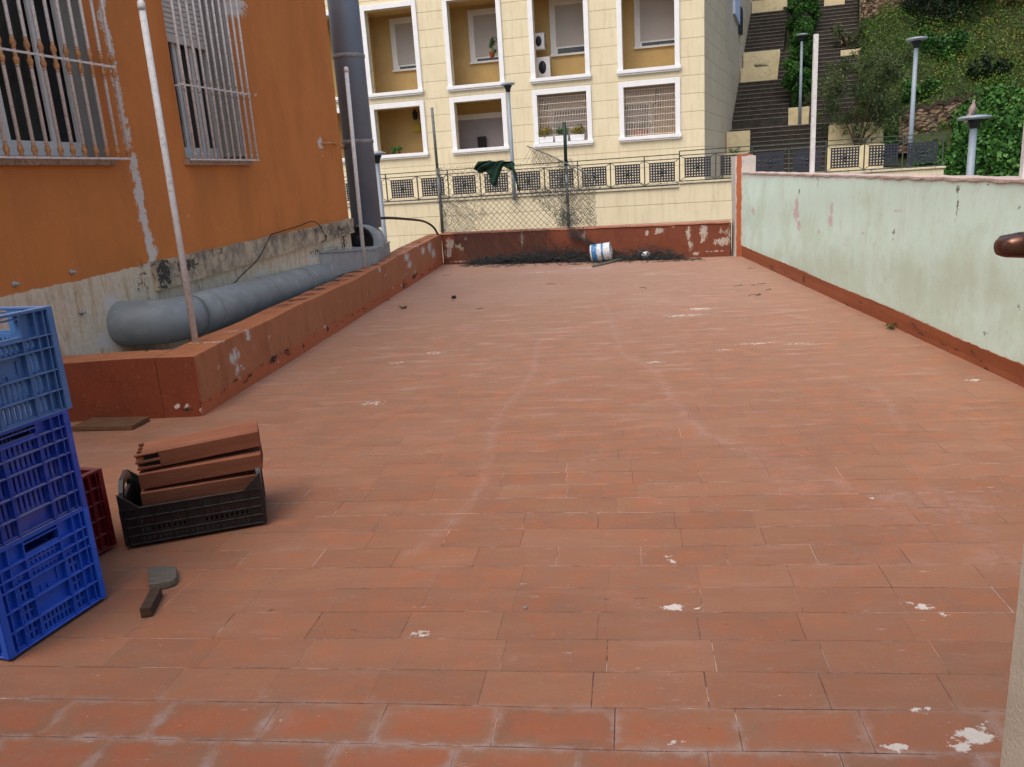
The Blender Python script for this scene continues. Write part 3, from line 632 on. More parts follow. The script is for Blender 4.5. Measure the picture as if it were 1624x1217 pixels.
# bolts in the wall
for k, (px, py) in enumerate(((22, 451), (113, 432), (128, 496))):
    c = on(px, py, OO, ON); l_ = ((c-OO).dot(OX), 0, c.z)
    mb = MB(); T = Matrix.Translation(l_) @ Matrix.Rotation(R(90), 4, 'X'); mb.lathe([(.022, 0), (.022, .01), (.012, .012), (.012, .045), (.009, .047)], M=T, n=8); mb.build("wall_bolt", M_steel, OB)

# ------------------------------------------------------------------ pipe, duct, fan
# gutter floor between parapet and building
mb = MB(); mb.hexa([(-5.2,5.99,-.4),(-3.2,5.99,-.4),(-3.12,16.6,-.4),(-5.2,16.6,-.4),(-5.2,5.99,.22),(-3.2,5.99,.22),(-3.12,16.6,.22),(-5.2,16.6,.22)]); mb.build("gutter_floor", M_conc, kind="structure")
pp = empty("drain_pipe", (-3.5, 6.3, .6), 0, "fat grey horizontal pipe with an elbow running between the orange building and the parapet", "pipe")
P0 = Vector((-3.5, 6.3, .6))
mb = MB(); path = smooth_path([(-4.35, 6.76, .575), (-4.06, 6.70, .57), (-3.85, 6.70, .565), (-3.665, 6.81, .56), (-3.585, 7.06, .555)], 5)
mb.tube([p-P0 for p in path], .2, 28); mb.build("elbow", M_pvc, pp)
a_, b_ = Vector((-3.585, 7.04, .555)), Vector((-3.37, 12.2, .42))
mb = MB(); mb.tube([a_.lerp(b_, t)-P0 for t in (0, .2, .4, .6, .8, 1)], .2, 28)
mb.build("pipe_run", M_pvc, pp)
for t in (.0, .055, .31, .52, .75):
    mb = MB(); d_ = (b_-a_).normalized(); c = a_.lerp(b_, t)-P0; mb.tube([c-d_*.006, c+d_*.006], .2045, 28); mb.build("joint_band", M_pvc, pp)
T_ = Vector((1, .06, -.1)).normalized()
mb = MB(); c = path[5]-P0; t_ = (path[6]-path[4]).normalized(); mb.tube([c-t_*.012, c+t_*.012], .206, 28); mb.build("rubber_seal", M_black, pp)
DU = Vector((-3.33, 12.75, .98))
dc = empty("ventilation_duct", DU, 0, "tall blue grey round duct rising beside the orange building corner", "duct")
mb = MB(); mb.tube([(0, 0, .0), (0, 0, 6.5)], .232, 32); mb.build("duct_tube", M_duct, dc)
for z in (1.32, 2.56, 4.3):
    mb = MB(); mb.lathe([(.236, -.03), (.243, -.02), (.243, .02), (.236, .03)], (0, 0, z), 32); mb.build("seam_band", mat_plain("sealed_seam", C(150, 150, 150), .7, .2, 20, dirt=C(120, 90, 70)), dc)
wa = OO+OX*5.25+Vector((0, 0, 2.21))-ON*.01
mb = MB(); mb.tube([wa-DU, wa-ON*.12+OX*.1-DU, Vector((-.2, -.05, wa.z-DU.z))], .016, 8); mb.build("bracket", M_rust, dc)
fn_ = empty("extractor_fan", (-3.28, 12.6, .22), 0, "grey extractor fan with black round inlet on a grey box below the tall duct", "extractor fan")
F0 = Vector((-3.28, 12.6, .22))
def hx(zs, k=0.):
    A, B, Cc, D, E_ = (-3.25+k, 10.45-k), (-3.05+k, 12.0), (-3.12+k, 13.3), (-4.0, 13.4), (-3.9, 10.45-k)
    return [Vector((p[0], p[1], z))-F0 for p, z in zip((A, B, Cc, D, E_), zs)]
mb = MB(); mb.add(hx((.47,)*5)+hx((.80, .68, .68, .68, .80)), [(4,3,2,1,0), (5,6,7,8,9), (0,1,6,5), (1,2,7,6), (2,3,8,7), (3,4,9,8), (4,0,5,9)]); mb.build("base_box", M_steel, fn_, bevel=.01)
mb = MB(); mb.add(hx((.802, .682, .682, .682, .802), .012)+hx((.83, .71, .71, .71, .83), .012), [(4,3,2,1,0), (5,6,7,8,9), (0,1,6,5), (1,2,7,6), (2,3,8,7), (3,4,9,8), (4,0,5,9)]); mb.build("box_lid", M_steel, fn_)
RZ = Matrix.Rotation(R(9), 4, 'Z')
T = Matrix.Translation((-.08, 0, .52)) @ RZ @ Matrix.Rotation(R(90), 4, 'X')
mb = MB(); mb.lathe([(.31, -.35), (.31, .14), (.30, .16), (.24, .165)], M=T, n=40); mb.build("housing", M_steel, fn_)
T2 = Matrix.Translation((-.13, -.17, .58)) @ RZ @ Matrix.Rotation(R(90), 4, 'X')
mb = MB(); mb.lathe([(.235, -.01), (.24, .03), (.22, .045), (.19, .03), (.17, .014), (.02, .012)], M=T2, n=36); mb.build("inlet_ring", M_black, fn_)
mb = MB(); mb.lathe([(.10, .0), (.09, .03), (.04, .05), (.03, .05)], M=T2, n=20); mb.build("motor", M_black, fn_)
mb = MB(); mb.tube(smooth_path([(-3.2, 12.6, 1.12), (-3.1, 13.2, 1.10), (-3.02, 14.3, 1.02), (-2.97, 15.7, .9), (-2.93, 16.5, .74), (-2.9, 16.85, .56)], 6), .022, 8)
mb.build("cable", M_black, label="thick black cable arching from the fan to the corner of the parapets", cat="cable")
for pts, lb in (([(430,372),(410,410),(385,435),(370,450),(350,458)], "thin dark cable looping down over the cream ledge to the pipe"), ([(430,372),(470,360),(500,352),(517,378),(510,384)], "thin dark cable along the foot of the orange wall to the fan")):
    ps = [on(*p, OO-ON*.07, ON) for p in pts]
    mb = MB(); mb.tube(smooth_path(ps, 5), .006, 6); mb.build("cable", M_black, label=lb, cat="cable")

# ------------------------------------------------------------------ poles on the walls
def pole(name, loc, h, r, mat, label, cat, lean=(0, 0), group=None, plate=True):
    e = empty(name, loc, 0, label, cat, group); mb = MB()
    mb.tube([(0, 0, 0), (lean[0]*.5, lean[1]*.5, h*.5), (lean[0], lean[1], h)], r, 16); mb.build("pole", mat, e)
    mb = MB(); mb.lathe([(r*1.15, h-.05), (r*1.18, h-.02), (r*1.05, h+.008), (r*.5, h+.02)], (lean[0], lean[1], 0), 16); mb.build("cap", mat, e)
    if plate: mb = MB(); mb.box((-.06, -.06, -.004), (.06, .06, .008)); mb.build("base_plate", M_rust, e)
    return e
pole("metal_pole", (-3.15, 6.2, .45), 2.58, .025, M_pole, "white painted pole at the near corner of the left parapet", "pole", (.01, 0))
pole("metal_pole", (-3.11, 11.54, .475), 2.74, .028, M_pole, "white painted pole halfway along the left parapet in front of the duct", "pole", (.04, 0))
e = empty("metal_pole", (3.2, 11.4, 1.40), 0, "square white chipped pole standing on top of the mint wall", "pole"); mb = MB(); mb.box((-.028, -.028, 0), (.028, .028, 1.76)); mb.build("pole", M_pole, e, bevel=.004)
e = empty("metal_pole", (3.235, 6.2, 1.36), 0, "white chipped pole on the mint wall cut by the right edge of the photo", "pole"); mb = MB(); mb.box((-.026, -.026, 0), (.026, .026, 1.9)); mb.build("pole", M_pole, e, bevel=.004)

# ------------------------------------------------------------------ chain link fence remains
cf = empty("chain_link_fence", FO+Vector((0, 0, .56)), FA, "torn chain link fence on two posts along the far parapet", "fence")
Z0 = .56
def fp(x, z, y=.08): return (x, y, z-Z0)
mb = MB(); mb.tube([fp(.0, .5), fp(.01, 1.9)], .034, 10); mb.tube([fp(.0, 1.9), fp(-.01, 3.1)], .03, 10); mb.build("post", M_post, cf)
mb = MB(); mb.tube([fp(2.76, .5), fp(2.76, 1.8)], .03, 10); mb.build("post", M_post, cf)
mb = MB(); mb.tube([fp(2.76, 1.78), fp(2.77, 2.6)], .034, 10); mb.build("post_top", M_green, cf)
mb = MB()
def strip(pts, r=.0035): mb.tube(pts, r, 4, False, smooth=False)
P_ = .125
def jit(p, k): return (p[0]+random.uniform(-k, k), p[1]+random.uniform(-k, k)*2, p[2]+random.uniform(-k, k))
def inside(x, z):
    if not (.0 <= x <= 3.36 and .58 <= z): return False
    top = 1.9 - .04*x if x < 2.76 else 1.82-(x-2.76)*.62
    return z <= top
for sgn in (1, -1):
    k = -40
    while k < 60:
        prev = None
        for i in range(0, 60):
            z = .58 + i*P_/2; x = k*P_ + sgn*(i*P_/2) + (.0 if sgn > 0 else 0)
            crump = .022 if (x < 1.0) else (.03 if x > 2.5 else .004)
            if x < .9 and z < 1.5: crump = .035
            p = jit(fp(x, z), crump)
            ok = inside(x, z)
            if ok and prev is not None: strip([prev, p], .0042)
            prev = p if ok else None
        k += 1
def tangle(c, r, n, k=4, wr=.0035, flat=1.):
    for _ in range(n):
        a = Vector(c)+Vector((random.gauss(0, r[0]), random.gauss(0, r[1]), random.gauss(0, r[2])))
        ps = [a]
        for j in range(k):
            a = a+Vector((random.uniform(-.09, .09), random.uniform(-.05, .05)*flat, random.uniform(-.09, .09)*flat)); ps.append(a)
        strip(ps, wr)
def wsheet(inside_, pitch, amp, seed, x0, x1, z0, z1, drop=.12, r=.0032):
    """crumpled piece of diamond mesh: the same weave, squeezed and warped"""
    def wp(x, z):
        return fp(x+amp*(math.sin(z*13+seed)+.6*math.sin(x*19+z*7+seed*2)+.4*math.sin(z*41+x*23)), z+amp*(math.sin(x*15+seed*3)+.6*math.sin(z*21-x*9+seed)+.4*math.sin(x*37-z*29)), .08+.05*math.sin(x*9+z*11+seed)+random.uniform(-.008, .008))
    n_x = int((x1-x0)/pitch)+2; n_z = int((z1-z0)/(pitch/2))+1
    for sgn in (1, -1):
        for k in range(-n_z, n_x+n_z):
            prev = None
            for i in range(n_z+1):
                x = x0+k*pitch+sgn*i*pitch/2; z = z0+i*pitch/2
                ok = inside_(x, z) and random.random() > drop*.3
                p = wp(x, z) if ok else None
                if ok and prev is not None: strip([prev, p], r)
                prev = p
wsheet(lambda x, z: 0 < x < 1.0+.25*math.sin(z*7) and z < 1.42-.45*x+.08*math.sin(x*15), .052, .014, 1.3, -.05, 1.3, .58, 1.5)
wsheet(lambda x, z: 1.98 < x < 3.36 and z > 1.35-(x-1.98)*.95+.04*math.sin(x*20) and z < 1.42 and z > .58, .06, .018, 4.1, 1.95, 3.4, .58, 1.45)
wsheet(lambda x, z: 2.55 < x < 3.32+.06*math.sin(z*11) and .58 < z < 1.85-(x-2.76)*.55, .075, .022, 2.2, 2.5, 3.4, .58, 1.9)
wsheet(lambda x, z: 2.62 < x < 2.92 and .58 < z < 1.9, .045, .02, 5.2, 2.6, 2.95, .58, 1.9)
wsheet(lambda x, z: -.06 < x < .1 and .58 < z < 1.92, .045, .012, 3.3, -.06, .12, .58, 1.95)
tangle(fp(2.72, .75), (.09, .04, .1), 70, 3); tangle(fp(2.35, 1.32), (.14, .03, .04), 30, 3)
for t in np.linspace(0, 1, 10): tangle(fp(2.05+.72*t, 1.30-.68*t), (.03, .03, .03), 7, 3)
# torn flap that hangs from a bent bar
for i in range(13):
    x = 2.05+i*.055; zt = 2.17-(x-1.99)*.42
    for sg in (1, -1):
        a = fp(x, zt); b = fp(x+sg*.16, max(zt-.34+abs(2.4-x)*.25, 1.83)); strip([a, jit(b, .02)], .003)
wsheet(lambda x, z: 2.05+.04*math.sin(z*25) < x < 3.3 and 1.80-(max(0, x-2.76))*.6 < z < 2.2-(x-1.99)*.48 and z > 1.2, .06, .012, 6.1, 2.0, 3.35, 1.3, 2.2)
for x in lines(.0, 2.7, .07): strip([jit(fp(x, 1.9-.04*x), .015), jit(fp(x+.07, 1.9-.04*x), .015), jit(fp(x+.1, 1.94-.04*x), .02)], .003)
mb.build("wire_mesh", M_wire, cf)
mb = MB(); mb.tube([fp(1.99, 2.20, .05), fp(2.4, 2.02, .04), fp(2.76, 1.83, .04), fp(3.1, 1.66, .04), fp(3.38, 1.43, .05)], .013, 8); mb.build("bent_bar", M_post, cf)
# netting rag: a crumpled sheet with folds, thickness by a solidify modifier
mb = MB()
def ragz(u): return (2.0-.02*abs(math.sin(u*9)), 1.80-.30*math.exp(-((u-.47)/.16)**2)-.05*math.sin(u*14))
def ragp(u, v):
    x = .86+.84*u; t_, b_ = ragz(u); k = min(1, u/.12); t_ = 1.84+(t_-1.84)*k - .05*u; b_ = 1.82+(b_-1.82)*k
    return fp(x+.03*math.sin(v*7+u*5), t_+(b_-t_)*v, -.02-.07*math.sin(v*6.+u*7)*math.sin(u*11+v*3)-.03*math.sin(u*31+v*13))
gridrect(mb, ragp, lines(0, 1, .03), lines(0, 1, .08))
mb.tube([fp(1.66, 1.9, -.02), fp(1.72, 1.7, -.02), fp(1.76, 1.5, -.01), fp(1.82, 1.25, 0)], [.03, .035, .02, .004], 6)
rg = mb.build("netting_scrap", M_cloth, label="scrap of dark green netting hooked on the torn wire fence", cat="netting"); rg.location = FO+Vector((0, 0, .56)); rg.rotation_euler = (0, 0, FA)
_m = rg.modifiers.new("thick", 'SOLIDIFY'); _m.thickness = .008

# wire heap on the floor
mb = MB()
def heap(x0, x1, h, n, y=-.12):
    for _ in range(n):
        t = random.random(); x = x0+(x1-x0)*t; a = Vector((x, y-random.gauss(0, .07), -.07+abs(random.gauss(0, h)))); ps = [a]
        for j in range(5):
            a = a+Vector((random.uniform(-.11, .11), random.uniform(-.05, .05), random.uniform(-.04, .04))); a.z = max(a.z, -.08); ps.append(a)
        strip(ps, .0038)
heap(.7, 3.2, .05, 420, -.16); heap(1.3, 3.1, .09, 420, -.12); heap(3.0, 5.0, .04, 330, -.22); heap(4.1, 4.8, .10, 130, -.2); heap(2.2, 3.3, .14, 160, -.08)
for _ in range(110):
    x = random.uniform(.6, 5.4); strip([(x, -.2, -.07), (x+random.uniform(-.2, .2), -.35-random.random()*.3, -.075+random.random()*.05), (x+random.uniform(-.3, .3), -.5-random.random()*.4, -.078)], .003)
# mesh curtains sagging down the face of the parapet on to the floor
for i in range(70):
    x = .3+i*.03; 
    for sg in (1, -1): strip([jit((x, -.03, .58), .01), jit((x+sg*.12, -.06, .35), .02), jit((x+sg*.2+.15, -.12, .12), .03), jit((x+sg*.1+.35, -.2, -.05), .03)], .0028)
for i in range(45):
    x = 2.75+random.random()*.35; strip([jit((x, -.02, .58), .02), jit((x+.1*random.random(), -.07, .42), .03), jit((x+.12, -.1, .22+.2*random.random()), .04)], .0032)
for i in range(40):
    x = 3.2+i*.02; strip([jit((x-.3, -.03, .45-.01*i), .03), jit((x, -.1, .2-.004*i), .03), jit((x+.3, -.25, -.06), .03)], .0026)
hp = mb.build("wire_heap", M_wired, label="crumpled dark chain link wire heaped on the floor against the far parapet", cat="wire heap"); hp.location = FO; hp.rotation_euler = (0, 0, FA)
# paint can
def can_mat():
    n = NT("splattered_can", .5, .4); x, y, z = n.sep(n.obj)
    blue = n.m_('MAXIMUM', n.map(n.m_('ABSOLUTE', n.m_('SUBTRACT', z, -.11)), .055, .05), n.map(n.m_('ABSOLUTE', n.m_('SUBTRACT', z, .045)), .022, .018))
    c = n.mix(n.m_('MULTIPLY', blue, n.map(n.noise(n.obj, 12, 7, .75), .34, .44)), C(216, 220, 222), C(40, 120, 176))
    c = n.mix(n.map(n.noise(n.obj, 18, 9, .8), .55, .6), c, C(96, 88, 76)); c = n.mix(n.map(n.noise(n.obj, 26, 9, .8), .6, .64), c, C(235, 235, 232))
    return n.out(c)
c = FO+FX*3.50-FN*.34
ce = bpy.data.objects.new("paint_can", None); COL.objects.link(ce); ce.location = (c.x, c.y, .105); ce.rotation_euler = (R(0), R(84), FA+R(4))
tag(ce, "dented white and blue paint can lying on its side on the wire heap", "paint can")
mb = MB(); mb.lathe([(.165, -.19), (.172, -.185), (.17, -.17), (.172, -.05), (.168, .02), (.172, .1), (.17, .18), (.176, .19), (.165, .195), (.16, .17)], n=28); mb.build("body", can_mat(), ce)
mb = MB(); mb.lathe([(.158, .14), (.157, .15)], n=28); mb.build("inside", M_wired, ce)
# tube in front of the can
a = on(941, 427, (0, 0, -.045), (0, .005, 1)); b = on(1032, 405, (0, 0, -.04), (0, .005, 1))
a = a+Vector((0, -.12, .05)); b = b+Vector((0, -.1, .09)); mb = MB(); mb.tube([a, b], .034, 10); mb.build("metal_tube", mat_plain("rusted_dark_tube", C(86, 84, 74), .7, .3, 20, dirt=C(150, 150, 140)), label="dark grey metal tube lying in front of the paint can", cat="tube")
# small litter
def litter(name, px, py, size, mat, label, cat):
    c = on(px, py, (0, 0, 0), (0, .005, 1)); mb = MB()
    mb.lathe([(size*.9, 0), (size, size*.3), (size*.95, size*1.2), (size*.7, size*1.3)], (c.x, c.y, c.z), 12); mb.build(name, mat, label=label, cat=cat)
litter("bottle_cap", 720, 474, .035, M_black, "small black plastic cap lying on the floor toward the far end", "cap")
litter("pebble", 833, 966, .008, M_conc, "tiny grey pebble on the near floor", "pebble")

mb = MB()
for _ in range(18):
    px = random.choice([random.uniform(600, 760), random.uniform(880, 1180), random.uniform(1180, 1230)]); py = random.uniform(430, 500) if px < 760 else random.uniform(418, 470)
    c = on(px, py, (0, 0, .006), (0, .005, 1)); a = random.uniform(0, 3.14); l = random.uniform(.04, .14)
    strip([(c.x, c.y, c.z), (c.x+l*math.cos(a), c.y+l*math.sin(a), c.z+.004), (c.x+l*1.6*math.cos(a+.5), c.y+l*1.6*math.sin(a+.5), c.z)], .0035)
mb.build("twigs", M_wired, label="thin dark twigs and wire bits scattered on the far floor", cat="twigs", kind="stuff")
for k, (px, py, lb) in enumerate(((640, 490, "curled dry twig beside the left parapet"), (1420, 517, "tuft of dry weed at the foot of the mint wall"), (240, 562, "small weed tuft on top of the near parapet end"))):
    c = on(px, py, (0, 0, 0 if k < 2 else .45), (0, .005, 1)) if k != 1 else Vector((2.99, 7.83, -.03)); mb = MB()
    for q in range(22): 
        a = random.uniform(0, 6.28); l = random.uniform(.03, .09); z = c.z
        strip([(c.x+random.uniform(-.04, .04), c.y+random.uniform(-.04, .04), z), (c.x+l*.6*math.cos(a), c.y+l*.6*math.sin(a), z+l*.5), (c.x+l*math.cos(a), c.y+l*math.sin(a), z+l*.4)], .003)
    mb.build("dry_weed", mat_plain("dry_weed_stems", C(96, 88, 50), .9, .3, 30), label=lb, cat="weed")

# ------------------------------------------------------------------ crates
def crate_mat(name, col, dust):
    n = NT(name, .45, .45); a = n.noise(n.obj, 9, 6, .7); nz = n.sep(n.t.nodes.new("ShaderNodeNewGeometry").outputs["Normal"])[2]
    c = n.mix(n.map(a, .3, .7), tuple(x*.8 for x in col[:3])+(1,), col)
    d = n.m_('MULTIPLY', n.m_('ADD', n.map(nz, .3, .9, .0, .6), n.map(a, .5, .75, 0, .25)), dust, clamp=True)
    n.bump(a, .1, .003)
    return n.out(n.mix(d, c, C(160, 150, 142)), n.map(d, 0, .6, .38, .8))
M_cb1 = crate_mat("faded_blue_plastic", C(84, 130, 190, .85), .5); M_cb2 = crate_mat("dusty_blue_plastic", C(38, 80, 196, .85), 1.1); M_cb3 = crate_mat("bright_blue_plastic", C(30, 100, 226, .9), .35)
M_cred = crate_mat("dark_red_plastic", C(128, 26, 30, .8), .3); M_cblk = crate_mat("black_plastic", (.012, .012, .014, 1), .25)
def crate_face(mb, W, H, hz, vz, cell, y0=0., rec=.024, t=.0045, M=None, full_hz=True):
    """ribbed panel in x (0..W), z (0..H); outer plane y=y0, web plane recessed by rec"""
    for z in hz: mb.box((0, y0, z-t/2), (W, y0+rec+.003, z+t/2), M)
    for x in vz: mb.box((x-t/2, y0+.0015, 0), (x+t/2, y0+rec+.0025, H), M)
    for i in range(len(hz)-1):
        for j in range(len(vz)-1):
            a, b, c_, d = vz[j]+t/2, vz[j+1]-t/2, hz[i]+t/2, hz[i+1]-t/2
            k = cell(j, i, len(vz)-1, len(hz)-1)
            if k == 'solid': mb.box((a-.001, y0+rec, c_-.001), (b+.001, y0+rec+.003, d+.001), M)
            elif k == 'slots':
                n = max(2, int((b-a)/.021)); w = (b-a)/n
                for q in range(n+1): 
                    x0 = a+q*w-w*.3; x1 = a+q*w+w*.3; mb.box((max(a-.001, x0), y0+rec*.8, c_-.001), (min(b+.001, x1), y0+rec+.003, d+.001), M)
                mb.box((a, y0+rec, c_), (b, y0+rec+.0028, c_+.012), M); mb.box((a, y0+rec, d-.012), (b, y0+rec+.0028, d), M)
            elif k == 'grid':
                n = max(2, int((b-a)/.019)); w = (b-a)/n
                for q in range(n+1): mb.box((max(a-.001, a+q*w-w*.28), y0+rec*.8, c_-.001), (min(b+.001, a+q*w+w*.28), y0+rec+.003, d+.001), M)
                zm = (c_+d)/2; mb.box((a, y0+rec*.75, zm-.005), (b, y0+rec+.0028, zm+.005), M)
                mb.box((a, y0+rec, c_), (b, y0+rec+.0028, c_+.006), M); mb.box((a, y0+rec, d-.006), (b, y0+rec+.0028, d), M)
            elif k == 'handle':
                mb.box((a, y0+rec*.2, c_), (b, y0+rec, c_+.012), M); mb.box((a, y0+.002, d-.016), (b, y0+rec, d-.012), M)
def rot_face(W, D, k):   # frames of the 4 faces
    return [Matrix.Identity(4), Matrix.Translation((W, 0, 0)) @ Matrix.Rotation(R(90), 4, 'Z'), Matrix.Translation((W, D, 0)) @ Matrix.Rotation(R(180), 4, 'Z'), Matrix.Translation((0, D, 0)) @ Matrix.Rotation(R(-90), 4, 'Z')][k]
def crate(W, D, H, hz, vz, cell, mat, loc, rz, label, group=None, cat="crate"):
    e = empty("plastic_crate", loc, rz, label, cat, group)
    for k in range(4):
        w_ = W if k % 2 == 0 else D
        M = rot_face(W, D, k)
        vv = vz if k % 2 == 0 else [v*D/W for v in vz]
        mb = MB(); crate_face(mb, w_, H, hz, vv, cell, M=M); mb.build("end_panel" if k % 2 == 0 else "side_panel", mat, e)
    mb = MB(); mb.box((.01, .01, .0), (W-.01, D-.01, .012)); mb.build("bottom", mat, e)
    mb = MB(); t = .03
    for a, b in (((0, 0), (W, t)), ((0, D-t), (W, D)), ((0, t), (t, D-t)), ((W-t, t), (W, D-t))): mb.box((a[0], a[1], H-.001), (b[0], b[1], H+.006))
    mb.build("rim", mat, e)
    return e
CW, CD_, CH = .47, .60, .405
ca = math.atan2(.977, .214)
A0 = Vector((-2.143, 2.435, 0)); CX = Vector((.214, .977, 0)).normalized(); CN = Vector((-CX.y, CX.x, 0))
def cellA(j, i, nj, ni):   # bottom crate
    e = min(j, nj-1-j)
    if i == ni-1: return 'handle' if j == nj//2 else 'solid'
    if e < 2: return 'solid'
    if i == ni-2: return 'solid' if e < 3 else 'grid'
    if j == nj//2: return 'solid' if 1 <= i <= 2 else 'grid'
    return 'grid'
vzA = [0, .045, .085, .155, .315, .385, .425, .47]
def cellB(j, i, nj, ni):   # middle crate
    e = min(j, nj-1-j)
    if i == ni-1: return 'handle' if j == nj//2 else 'solid'
    if e < 2: return 'solid'
    if j == nj//2 and i == 0: return 'solid'
    return 'slots'
def cellC(j, i, nj, ni):
    e = min(j, nj-1-j)
    if i == ni-1: return 'handle' if j == nj//2 else 'solid'
    if e < 2: return 'solid'
    if j == nj//2 and i == 2: return 'solid'
    return 'slots'
g_ = "blue crates stacked at the left"
c1 = crate(CW, CD_, CH, [.0022, .085, .165, .245, .285, .33, .403], vzA, cellA, M_cb3, A0, ca, "bright blue crate at the bottom of the stack on the floor", g_)
c2 = crate(CW, CD_, CH, [.0022, .08, .16, .24, .30, .35, .403], vzA, cellB, M_cb2, A0+CX*.0+Vector((0, 0, .412)), ca, "deep blue dusty crate in the middle of the stack", g_)
c3 = crate(CW, CD_, CH, [.0022, .085, .165, .255, .305, .403], vzA, cellC, M_cb1, A0+CX*.026+CN*-.004+Vector((0, 0, .824)), ca+R(.6), "faded light blue crate on top of the stack", g_)
# recycling-like moulded mark: small raised bars on the blank panels
for par, zz in ((c1, .17), (c3, .17)):
    mb = MB()
    mb.box((.18, .0255, zz-.002), (.31, .0262, zz+.066))
    for x0, z0_, x1, z1 in ((.28, .01, .286, .06), (.28, .056, .30, .062), (.20, .0, .206, .02), (.20, .018, .235, .024), (.232, .0, .238, .02)):
        mb.box((x0, .018, zz+z0_), (x1, .026, zz+z1))
    mb.build("moulded_mark", M_cb3 if par is c1 else M_cb1, par)
def cellR(j, i, nj, ni): return 'solid' if min(j, nj-1-j) < 2 or i == ni-1 else 'slots'
crate(.42, .6, .385, [.0022, .075, .155, .235, .31, .383], [0, .04, .085, .15, .27, .335, .38, .42], cellR, M_cred, (-2.383, 2.992, 0), ca, "dark red crate standing between the blue stack and the black crate")
# black low crate with raised ends, holding clay slabs
BL = Vector((-2.222, 3.362, 0)); ba = math.atan2(.249, .607)
be = empty("plastic_crate", BL, ba, "low black crate with raised ends filled with broken hollow clay slabs", "crate")
bw, bd, bh = .655, .40, .185
for k in range(4):
    M = rot_face(bw, bd, k); w_ = bw if k % 2 == 0 else bd
    mb = MB(); n_ = 9 if k % 2 == 0 else 5
    crate_face(mb, w_, bh, [.002, .045, .09, .135, bh-.002], [w_*i/n_ for i in range(n_+1)], lambda j, i, nj, ni: 'solid' if j in (0, nj-1) or (ni-1 == i and k % 2 == 0) or (j == nj//2 and i > 0) else 'slots', rec=.012, t=.004, M=M)
    mb.build("side_panel" if k % 2 == 0 else "end_panel", M_cblk, be)
for s, x0 in ((0, 0.), (1, bw-.02)):   # raised handle ends
    mb = MB(); lean = -.012 if s == 0 else .012
    prof = [(.02, bh), (.06, bh+.07), (.12, bh+.115), (bd-.12, bh+.115), (bd-.06, bh+.07), (bd-.02, bh)]; inn = [(.085, bh+.0), (.10, bh+.05), (.14, bh+.08), (bd-.14, bh+.08), (bd-.10, bh+.05), (bd-.085, bh)]
    for i in range(5):
        p, q, r_, t_ = prof[i], prof[i+1], inn[i+1], inn[i]
        mb.add([(x0, p[0], p[1]), (x0, q[0], q[1]), (x0, r_[0], r_[1]), (x0, t_[0], t_[1]), (x0+.02, p[0], p[1]), (x0+.02, q[0], q[1]), (x0+.02, r_[0], r_[1]), (x0+.02, t_[0], t_[1])], [(0,1,2,3),(7,6,5,4),(0,4,5,1),(1,5,6,2),(2,6,7,3),(3,7,4,0)])
    mb.box((x0+.001, .02, bh-.01), (x0+.019, bd-.02, bh+.03))
    # corner wings sloping down toward the long sides
    for yy, dd in ((.002, 1), (bd-.014, 1)): mb.add([(x0+(0 if s == 0 else .02), yy, bh), (x0+(.09 if s == 0 else -.07), yy, bh), (x0+(0 if s == 0 else .02), yy, bh+.08), (x0+(0 if s == 0 else .02), yy+.012, bh), (x0+(.09 if s == 0 else -.07), yy+.012, bh), (x0+(0 if s == 0 else .02), yy+.012, bh+.08)], [(0,1,2),(5,4,3),(0,3,4,1),(1,4,5,2),(2,5,3,0)])
    mb.build("raised_handle", M_cblk, be)
mb = MB(); mb.box((.01, .01, 0), (bw-.01, bd-.01, .01)); mb.build("bottom", M_cblk, be)
# clay slabs
def clay_mat():
    n = NT("fired_clay", .85); x, y, z = n.sep(n.obj)
    rid = n.m_('FRACT', n.m_('MULTIPLY', n.m_('ADD', y, z), 75)); s_ = n.noise(n.obj, 6, 6, .7, sv=(.4, 3, 3))
    c = n.mix(n.map(s_, .35, .65), C(132, 80, 56), C(156, 102, 76)); c = n.mix(n.m_('MULTIPLY', n.map(n.noise(n.obj, 25, 8, .8), .6, .7), .5), c, C(120, 66, 44))
    c = n.mix(n.map(rid, .12, .02, 0., .45), c, C(96, 52, 36)); n.bump(rid, .8, .004); return n.out(c)
M_clay = clay_mat()
def slab(loc, rz, tilt, L, Wd, T, label, broken=False):
    e = empty("clay_slab", loc, rz, label, "clay slab", "hollow clay slabs in the black crate"); e.rotation_euler = (0, tilt, rz)
    n = 4; mb = MB(); wt = .008
    cut = .11 if broken else 0.   # broken front-left corner shows two hollow cells
    mb.box((cut, 0, 0), (L, wt, T)); mb.box((0, Wd-wt, 0), (L, Wd, T))
    mb.box((0, wt, 0), (L, Wd-wt, wt)); mb.box((0 if not broken else .03, wt, T-wt), (L, Wd-wt, T))
    for i in range(1, n): y = i*Wd/n; mb.box((0, y-wt/2, wt), (L, y+wt/2, T-wt))
    if broken: mb.hexa([(.0, 0, 0), (.13, 0, 0), (.13, wt, 0), (0, wt, 0), (.02, 0, .014), (.12, 0, .01), (.12, wt, .01), (.02, wt, .014)]); mb.box((0, 0, T/2-.006), (.12, Wd-wt, T/2+.006)); mb.box((.0, 0, T-wt), (.1, wt*4, T-.0005))
    mb.build("clay_body", M_clay, e, bevel=.0015)
    mb = MB(); mb.box((.04, wt+.001, wt), (L-.04, Wd-wt-.001, T-wt)); mb.build("cell_shade_fill", M_inter, e)  # near-black solid paints the shade inside the hollow slab
slab(BL+Vector((.045, .135, .335)), ba+R(1), R(-3), .585, .215, .078, "broken clay slab lying topmost in the black crate, hollow cells showing at its left end", True)
slab(BL+Vector((.055, .12, .245)), ba-R(1.5), R(-1.5), .575, .215, .075, "second clay slab from the top in the black crate", False)
